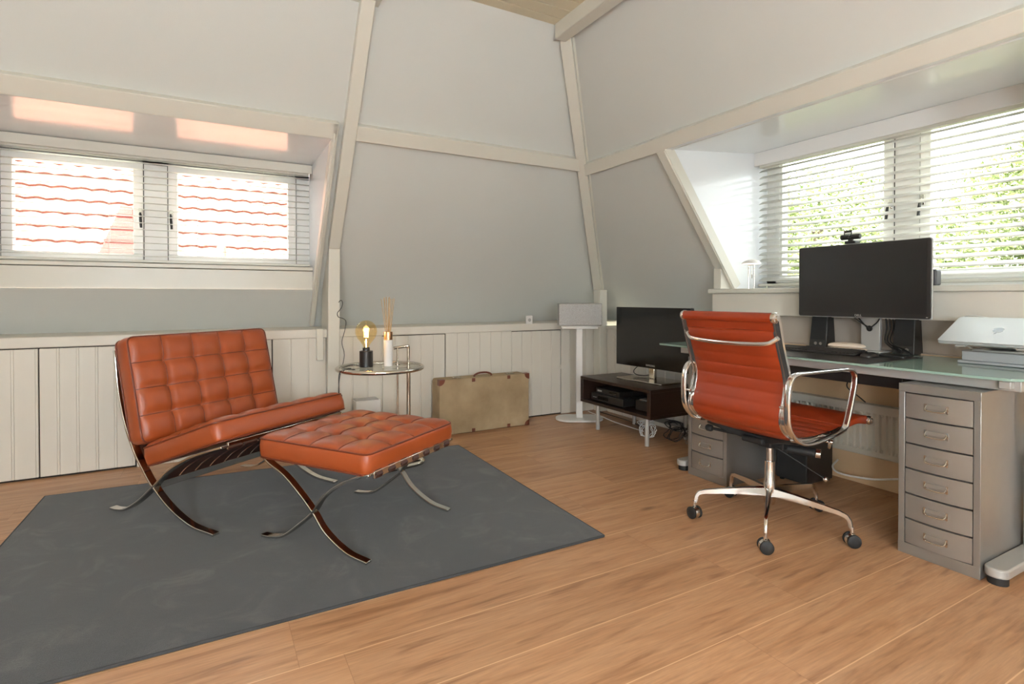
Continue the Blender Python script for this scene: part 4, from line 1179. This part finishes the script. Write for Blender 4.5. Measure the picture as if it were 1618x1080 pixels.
# laptop on its stand
LZ0 = .836; tl = math.atan2(.098, .212)
ls = thing('laptop_stand', 'silver folding stand carrying the closed laptop at the right end of the desk', 'stand', (0, 0, 0))
lt = thing('laptop', 'closed silver laptop lying tilted on a stand at the right end of the desk', 'laptop', (-.425, -3.03, .838))
lt.rotation_euler = (0, -tl, 0)
poly = rrect(.236, .352, .014, 5)
MB().prism(poly, 0, .009, Matrix.Translation((.118, 0, 0))).build('base', 'lapalu', lt, bevel=.002)
MB().prism(poly, .0105, .0155, Matrix.Translation((.118, 0, 0))).build('lid', 'lapalu', lt, bevel=.0015)
MB().box(.225, .232, -.13, .13, .004, .012).build('hinge', 'blacksoft', lt)
# fruit emblem on the lid: body with a bite and a leaf
m = MB(); pts = []
for k in range(40):
    a = 2*math.pi*k/40; r = .021*(1-.10*math.cos(2*a+math.pi)+(-.18*math.exp(-((a-math.pi/2)/.35)**2))-.12*math.exp(-((a-3*math.pi/2)/.3)**2))
    X_, Y_ = r*math.sin(a-math.pi/2)*1.0, r*math.cos(a-math.pi/2)
    pts.append((Y_, X_))
pp = []
for (a, b) in pts:   # bite at +side
    d = math.hypot(a-.027, b-.003)
    if d < .011: a, b = .027+(a-.027)*.011/max(d, 1e-5), .003+(b-.003)*.011/max(d, 1e-5)
    pp.append((b, a))
m.prism([(-x, y) for x, y in pp], .0155, .0160, Matrix.Translation((.118, 0, 0)))
m.prism([(.118+.0-.024+.0, -.002), (.118-.030, .004), (.118-.037, .005), (.118-.031, -.001)], .0155, .0160)
m.build('emblem', 'logo', lt, smooth=0)
m = MB()
for yy in (-3.14, -2.94):
    m.box(-.44, -.20, yy-.018, yy+.018, -.005, -.001, Matrix.Translation((-.425, 0, .838)) @ Matrix.Rotation(-tl, 4, 'Y') @ Matrix.Translation((.43, 0, 0)))
m.build('support_arm', 'silver', ls, bevel=.001)
M2 = Matrix.Translation((-.425, 0, .838)) @ Matrix.Rotation(-tl, 4, 'Y')
MB().box(.03, .10, -3.08, -2.97, -.020, -.005, M2).build('support_plate', 'silver', ls, bevel=.002)
m = MB(); m.add([(-.36, -3.07, .835), (-.33, -3.07, .845), (-.33, -2.98, .845), (-.36, -2.98, .835), (-.22, -3.08, .812), (-.17, -3.08, .812), (-.17, -2.97, .812), (-.22, -2.97, .812)],
                [(0, 3, 2, 1), (4, 5, 6, 7), (0, 1, 5, 4), (1, 2, 6, 5), (2, 3, 7, 6), (3, 0, 4, 7)]).build('hinge_leg', 'silver', ls, bevel=.002)
MB().box(-.30, -.10, -3.13, -2.93, .8065, .813).build('stand_foot', 'silver', ls, bevel=.002)
bxo = thing('storage_box', 'pale grey flat box under the laptop stand', 'box', (-.155, -3.04, gz+.0145))
MB().box(-.12, .10, -.15, .155, 0, .040).build('box_body', 'lapalu', bxo, bevel=.002)
MB().box(-.121, .101, -.151, .156, .0405, .0455).build('box_lid', 'greysteel', bxo, bevel=.001)
tag(MB().box(-.275, -.05, -3.22, -2.868, gz+.001, gz+.0135).build('tablet', 'lapalu', None, bevel=.003), 'thin silver tablet lying flat on the glass under the pale box', 'tablet')
for k, pts in enumerate(([(-.22, -3.05, .93), (-.19, -2.90, .955), (-.15, -2.84, .945), (-.13, -2.82, .92), (-.14, -2.86, .90), (-.16, -2.9, .87)],
                         [(-.16, -2.9, .90), (-.13, -2.83, .91), (-.13, -2.815, .87), (-.15, -2.84, .83), (-.13, -2.87, .80)])):
    cable('cable', pts, .0035, 'white', ('white cable looping up behind the left corner of the laptop', 'lower white cable curling down behind the laptop')[k], 'cable')

# ================================================================== SWIVEL CHAIR
oc = thing('office_chair', 'orange ribbed leather swivel chair with polished arms on five castors', 'office chair', (-.95, -2.42, 0), 0)
hw = .235
prof = s2([(-.300, .955), (-.290, .92), (-.268, .84), (-.232, .735), (-.222, .68), (-.232, .62), (-.248, .57), (-.245, .52), (-.205, .478), (-.14, .455), (-.02, .448), (.10, .455), (.20, .472), (.29, .486), (.375, .478)], 8)
P = [Vector((a, 0, b)) for a, b in prof]
# arc length
S = [0]
for a, b in zip(P, P[1:]): S.append(S[-1]+(b-a).length)
tot = S[-1]
def at(s):
    for i in range(len(S)-1):
        if S[i+1] >= s: break
    t = (s-S[i])/(S[i+1]-S[i]); p = P[i].lerp(P[i+1], t); tg = (P[i+1]-P[i]).normalized()
    return p, Vector((tg.z, 0, -tg.x))      # normal towards the sitter's far side
def sling(s0, s1, name):
    m = MB(); nr = int((s1-s0)/.0055); rib = .054; vs = []; ny = 12
    for side in (1, -1):
        for i in range(nr+1):
            s = s0+(s1-s0)*i/nr; p, nn = at(s)
            ph = (s % rib)/rib
            b = .0055+.0066*(4*ph*(1-ph))**.42
            for j in range(ny+1):
                y = -hw+.012+(2*hw-.024)*j/ny
                e = min(1, min(j, ny-j)/1.0*.9+.35)
                sag = .006*(1-(y/hw)**2)
                vs.append(p+Vector((0, y, 0))+nn*(side*b*e+sag))
    L_ = ny+1; K = (nr+1)*L_; fs = []
    for i in range(nr):
        for j in range(ny):
            a = i*L_+j
            fs.append((a, a+1, a+L_+1, a+L_)); fs.append((K+a, K+a+L_, K+a+L_+1, K+a+1))
        for j in (0, ny):
            a = i*L_+j; fs.append((a, a+L_, K+a+L_, K+a))
    for i in (0, nr):
        for j in range(ny): a = i*L_+j; fs.append((a, a+1, K+a+1, K+a))
    m.add(vs, fs); return m.build(name, 'orange', oc, smooth=50)
sb_ = .64
sling(.05, sb_, 'backrest'); sling(sb_+.001, tot-.01, 'seat')
# plain head panel and the two rolls
def roll(c, r, nm):
    m = MB().cyl((c[0], -hw+.004, c[1]), (c[0], hw-.004, c[1]), r, n=24)
    o = m.build(nm, 'orange', oc, bevel=.004)
    for s_ in (-1, 1):
        m = MB().lathe([(0, .009), (r*.55, .009), (r*.62, .003), (r*.95, .002), (r*1.08, -.004), (r*1.08, -.014), (r*.9, -.014)], (0, 0, 0), 24, 'y')
        k = m.build('end_cap', 'alu', o); k.scale = (1, s_, 1); k.location = (c[0], s_*(hw+.006), c[1])
m = MB(); vs = []; k_ = 0
for i in range(13):
    s0_ = tot-.205+.19*i/12; p, nn = at(s0_); t_ = i/12
    hh = .009+.009*t_
    vs += [p+Vector((0, -hw+.002, 0))+nn*hh, p+Vector((0, hw-.002, 0))+nn*hh, p+Vector((0, -hw+.002, 0))-nn*hh*1.15, p+Vector((0, hw-.002, 0))-nn*hh*1.15]
fs = [(0, 1, 3, 2), (48, 50, 51, 49)]
for i in range(12):
    a = i*4; fs += [(a, a+4, a+5, a+1), (a+2, a+3, a+7, a+6), (a, a+2, a+6, a+4), (a+1, a+5, a+7, a+3)]
m.add(vs, fs).build('front_wrap', 'orange', oc, bevel=.004)
roll((-.300, .957), .021, 'top_roll'); roll((.378, .478), .018, 'front_roll')
m = MB(); vs = []
for s in [.004+.05*i/10 for i in range(11)]:
    p, nn = at(s)
    for sd in (.006, -.006): 
        vs += [p+Vector((0, -hw+.01, 0))+nn*sd, p+Vector((0, hw-.01, 0))+nn*sd]
fs = []
for i in range(10):
    a = i*4; fs += [(a, a+1, a+5, a+4), (a+2, a+6, a+7, a+3), (a, a+4, a+6, a+2), (a+1, a+3, a+7, a+5)]
m.add(vs, fs).build('head_panel', 'orange', oc)
# side rails: a deep I section outside the sling
for s_ in (-1, 1):
    m = MB(); pts = [p+Vector((0, s_*(hw+.002), 0)) for p in P[2:-1] if not (p.x > .17 and p.z < .6)]
    rt = s_
    m.sweep(pts, [(-.006, -.016), (.006, -.016), (.006, -.011), (.0015, -.009), (.0015, .009), (.006, .011), (.006, .016), (-.006, .016), (-.006, .011), (-.0015, .009), (-.0015, -.009), (-.006, -.011)], up=(0, 1, 0))
    # swap axes: section a is in-plane, b along y
    m.v = m.v
    m.build('side_rail', 'alu', oc, smooth=40)
    loop = [(-.262, .530), (-.270, .60), (-.266, .665), (-.252, .707), (-.215, .730), (-.116, .7325), (.027, .7315), (.150, .729), (.190, .712), (.198, .680), (.179, .610), (.142, .510), (.118, .478), (.06, .462), (-.02, .450), (-.10, .443), (-.17, .450), (-.225, .480)]
    pts = spl([(a, s_*(hw+.032), b) for a, b in loop], 6, closed=True)
    m = MB().sweep(pts, rrect(.013, .026, .005, 2), up=(0, 1, 0), closed=True)
    am = m.build('armrest', 'alu', oc, smooth=50)
    m = MB()
    for (a, b) in ((-.262, .60), (.02, .452), (-.19, .458)):
        y0_, y1_ = sorted((s_*(hw-.004), s_*(hw+.036)))
        m.cyl((a, y0_, b), (a, y1_, b), .0055, n=12)
    m.build('arm_bolt', 'alu', am)
# stretcher bars between rails
m = MB(); yy = [-.232, -.215, -.19, -.10, 0, .10, .19, .215, .232]
zz = [.875, .862, .852, .846, .844, .846, .852, .862, .875]; xx = [-.283, -.290, -.298, -.306, -.309, -.306, -.298, -.290, -.283]
m.sweep(spl(list(zip(xx, yy, zz)), 4), rrect(.010, .018, .004, 2), up=(0, 0, 1)).build('back_stretcher', 'alu', oc, smooth=50)
m = MB()
for a, b in ((-.14, .440), (.09, .440)):
    m.sweep(spl([(a, -.232, b+.006), (a, -.15, b-.006), (a*.75, -.06, b-.03), (a*.75, .06, b-.03), (a, .15, b-.006), (a, .232, b+.006)], 5), rrect(.012, .03, .004, 2), up=(0, 0, 1))
m.build('seat_stretcher', 'blacksoft', oc, smooth=50)
m = MB().box(-.13, .11, -.055, .055, .385, .412).box(-.045, .05, -.035, .035, .355, .39).box(.05, .13, -.03, .03, .33, .40)
m.build('tilt_mechanism', 'blacksoft', oc, bevel=.008)
m = MB().cyl((-.06, .0, .395), (-.115, .235, .402), .007, n=12).lathe([(0, -.02), (.010, -.02), (.016, -.012), (.017, .008), (.012, .016), (0, .017)], (-.118, .245, .402), 18, 'y')
m.build('height_lever', 'blacksoft', oc, smooth=50)
m = MB().cyl((.10, -.02, .335), (.155, -.12, .330), .020, n=20); m.build('tension_knob', 'blacksoft', oc)
m = MB().cyl((.155, -.12, .330), (.166, -.138, .329), .0205, n=20); m.build('knob_cap', 'alu', oc, bevel=.002)
m = MB().cyl((.15, -.06, .40), (.20, -.155, .385), .008, n=10).lathe([(0, 0), (.030, 0), (.032, .003), (.032, .007), (.028, .009), (.012, .007), (.010, .015), (0, .016)], (0, 0, 0), 28, 'z', Matrix.Translation((.20, -.155, .385)) @ Vector((.35, -.85, -.1)).to_track_quat('Z', 'Y').to_matrix().to_4x4())
m.build('tilt_wheel', 'alu', oc)
MB().cyl((.0, -.03, .355), (.122, -.176, .240), .0026, n=8).build('lever_rod', 'blacksoft', oc)
m = MB(); m.lathe([(0, -.012), (.008, -.009), (.012, 0), (.008, .009), (0, .012)], (.128, -.183, .234), 16)
m.build('seat_lever', 'alu', oc, smooth=60)
MB().cyl((0, 0, .285), (0, 0, .372), .014, n=24).build('gas_piston', 'alu', oc)
MB().lathe([(0, .09), (.021, .09), (.025, .10), (.027, .195), (.0225, .205), (.0215, .287), (0, .287)], n=32).build('column', 'alu', oc)
for k in range(5):
    a = R(-147+72*k)
    c, s_ = math.cos(a), math.sin(a)
    m = MB(); prf = [(.018, .150, .034), (.10, .147, .029), (.20, .139, .023), (.285, .130, .018), (.312, .122, .016), (.325, .104, .015), (.329, .075, .014)]
    vs = []
    for i, (r0, z0, w_) in enumerate(prf):
        tg = Vector((prf[min(i+1, 6)][0]-prf[max(i-1, 0)][0], prf[min(i+1, 6)][1]-prf[max(i-1, 0)][1])).normalized()
        nx_, nz_ = -tg.y, tg.x; hh = (.020, .017, .013, .010, .009, .008, .0075)[i]
        for a_, b_ in ((-w_/2, -hh), (w_/2, -hh), (w_/2*.75, hh*.7), (0, hh), (-w_/2*.75, hh*.7)):
            rr = r0+nx_*b_; z_ = z0+nz_*b_
            vs.append((rr*c-a_*s_, rr*s_+a_*c, z_))
    fs = [(i*5+q_, i*5+(q_+1) % 5, (i+1)*5+(q_+1) % 5, (i+1)*5+q_) for i in range(6) for q_ in range(5)]+[(4, 3, 2, 1, 0), (30, 31, 32, 33, 34)]
    lg = m.add(vs, fs).build('base_leg', 'alu', oc, smooth=50)
    ca = a+R((20, -50, 80, -60, 35)[k]); cx, cy = .332*c, .332*s_
    ax = Vector((math.cos(ca), math.sin(ca), 0))
    hood = MB(); 
    pth = Matrix.Translation((cx, cy, .0275)) @ ax.to_track_quat('Z', 'X').to_matrix().to_4x4()
    hood.cyl((cx, cy, .045), (cx, cy, .082), .0075, n=12)
    hood.lathe([(.010, -.012), (.0255, -.011), (.0272, 0), (.0255, .011), (.010, .012)], (0, 0, 0), 24, 'z', pth)
    hd = hood.build('caster', 'alu', lg, smooth=50)
    for e in (-1, 1):
        w_ = MB().lathe([(0, e*.012), (.0235, e*.012), (.0275, e*.015), (.0275, e*.023), (.024, e*.026), (.010, e*.0275), (0, e*.028)], (0, 0, 0), 28, 'z', pth)
        w_.build('wheel', 'blacksoft', hd, smooth=45)

# ================================================================== ADDED FILL LAMPS BEHIND THE CAMERA
for k, (x, y) in enumerate(((-4.35, -5.3), (-3.0, -5.65))):
    f_ = thing('fill_lamp', ('added drum-shaded fill lamp behind the viewer, left one', 'added drum-shaded fill lamp behind the viewer, right one')[k], 'fill lamp', (x, y, 0))
    MB().lathe([(0, 0), (.14, 0), (.14, .015), (.012, .025), (.012, 1.02), (0, 1.02)], n=32).build('fill_lamp_base_and_pole', 'silver', f_)
    MB().lathe([(.20, 1.02), (.20, 1.36), (.197, 1.36), (.197, 1.02), (.20, 1.02)], n=40).build('fill_lamp_shade', 'shade', f_)
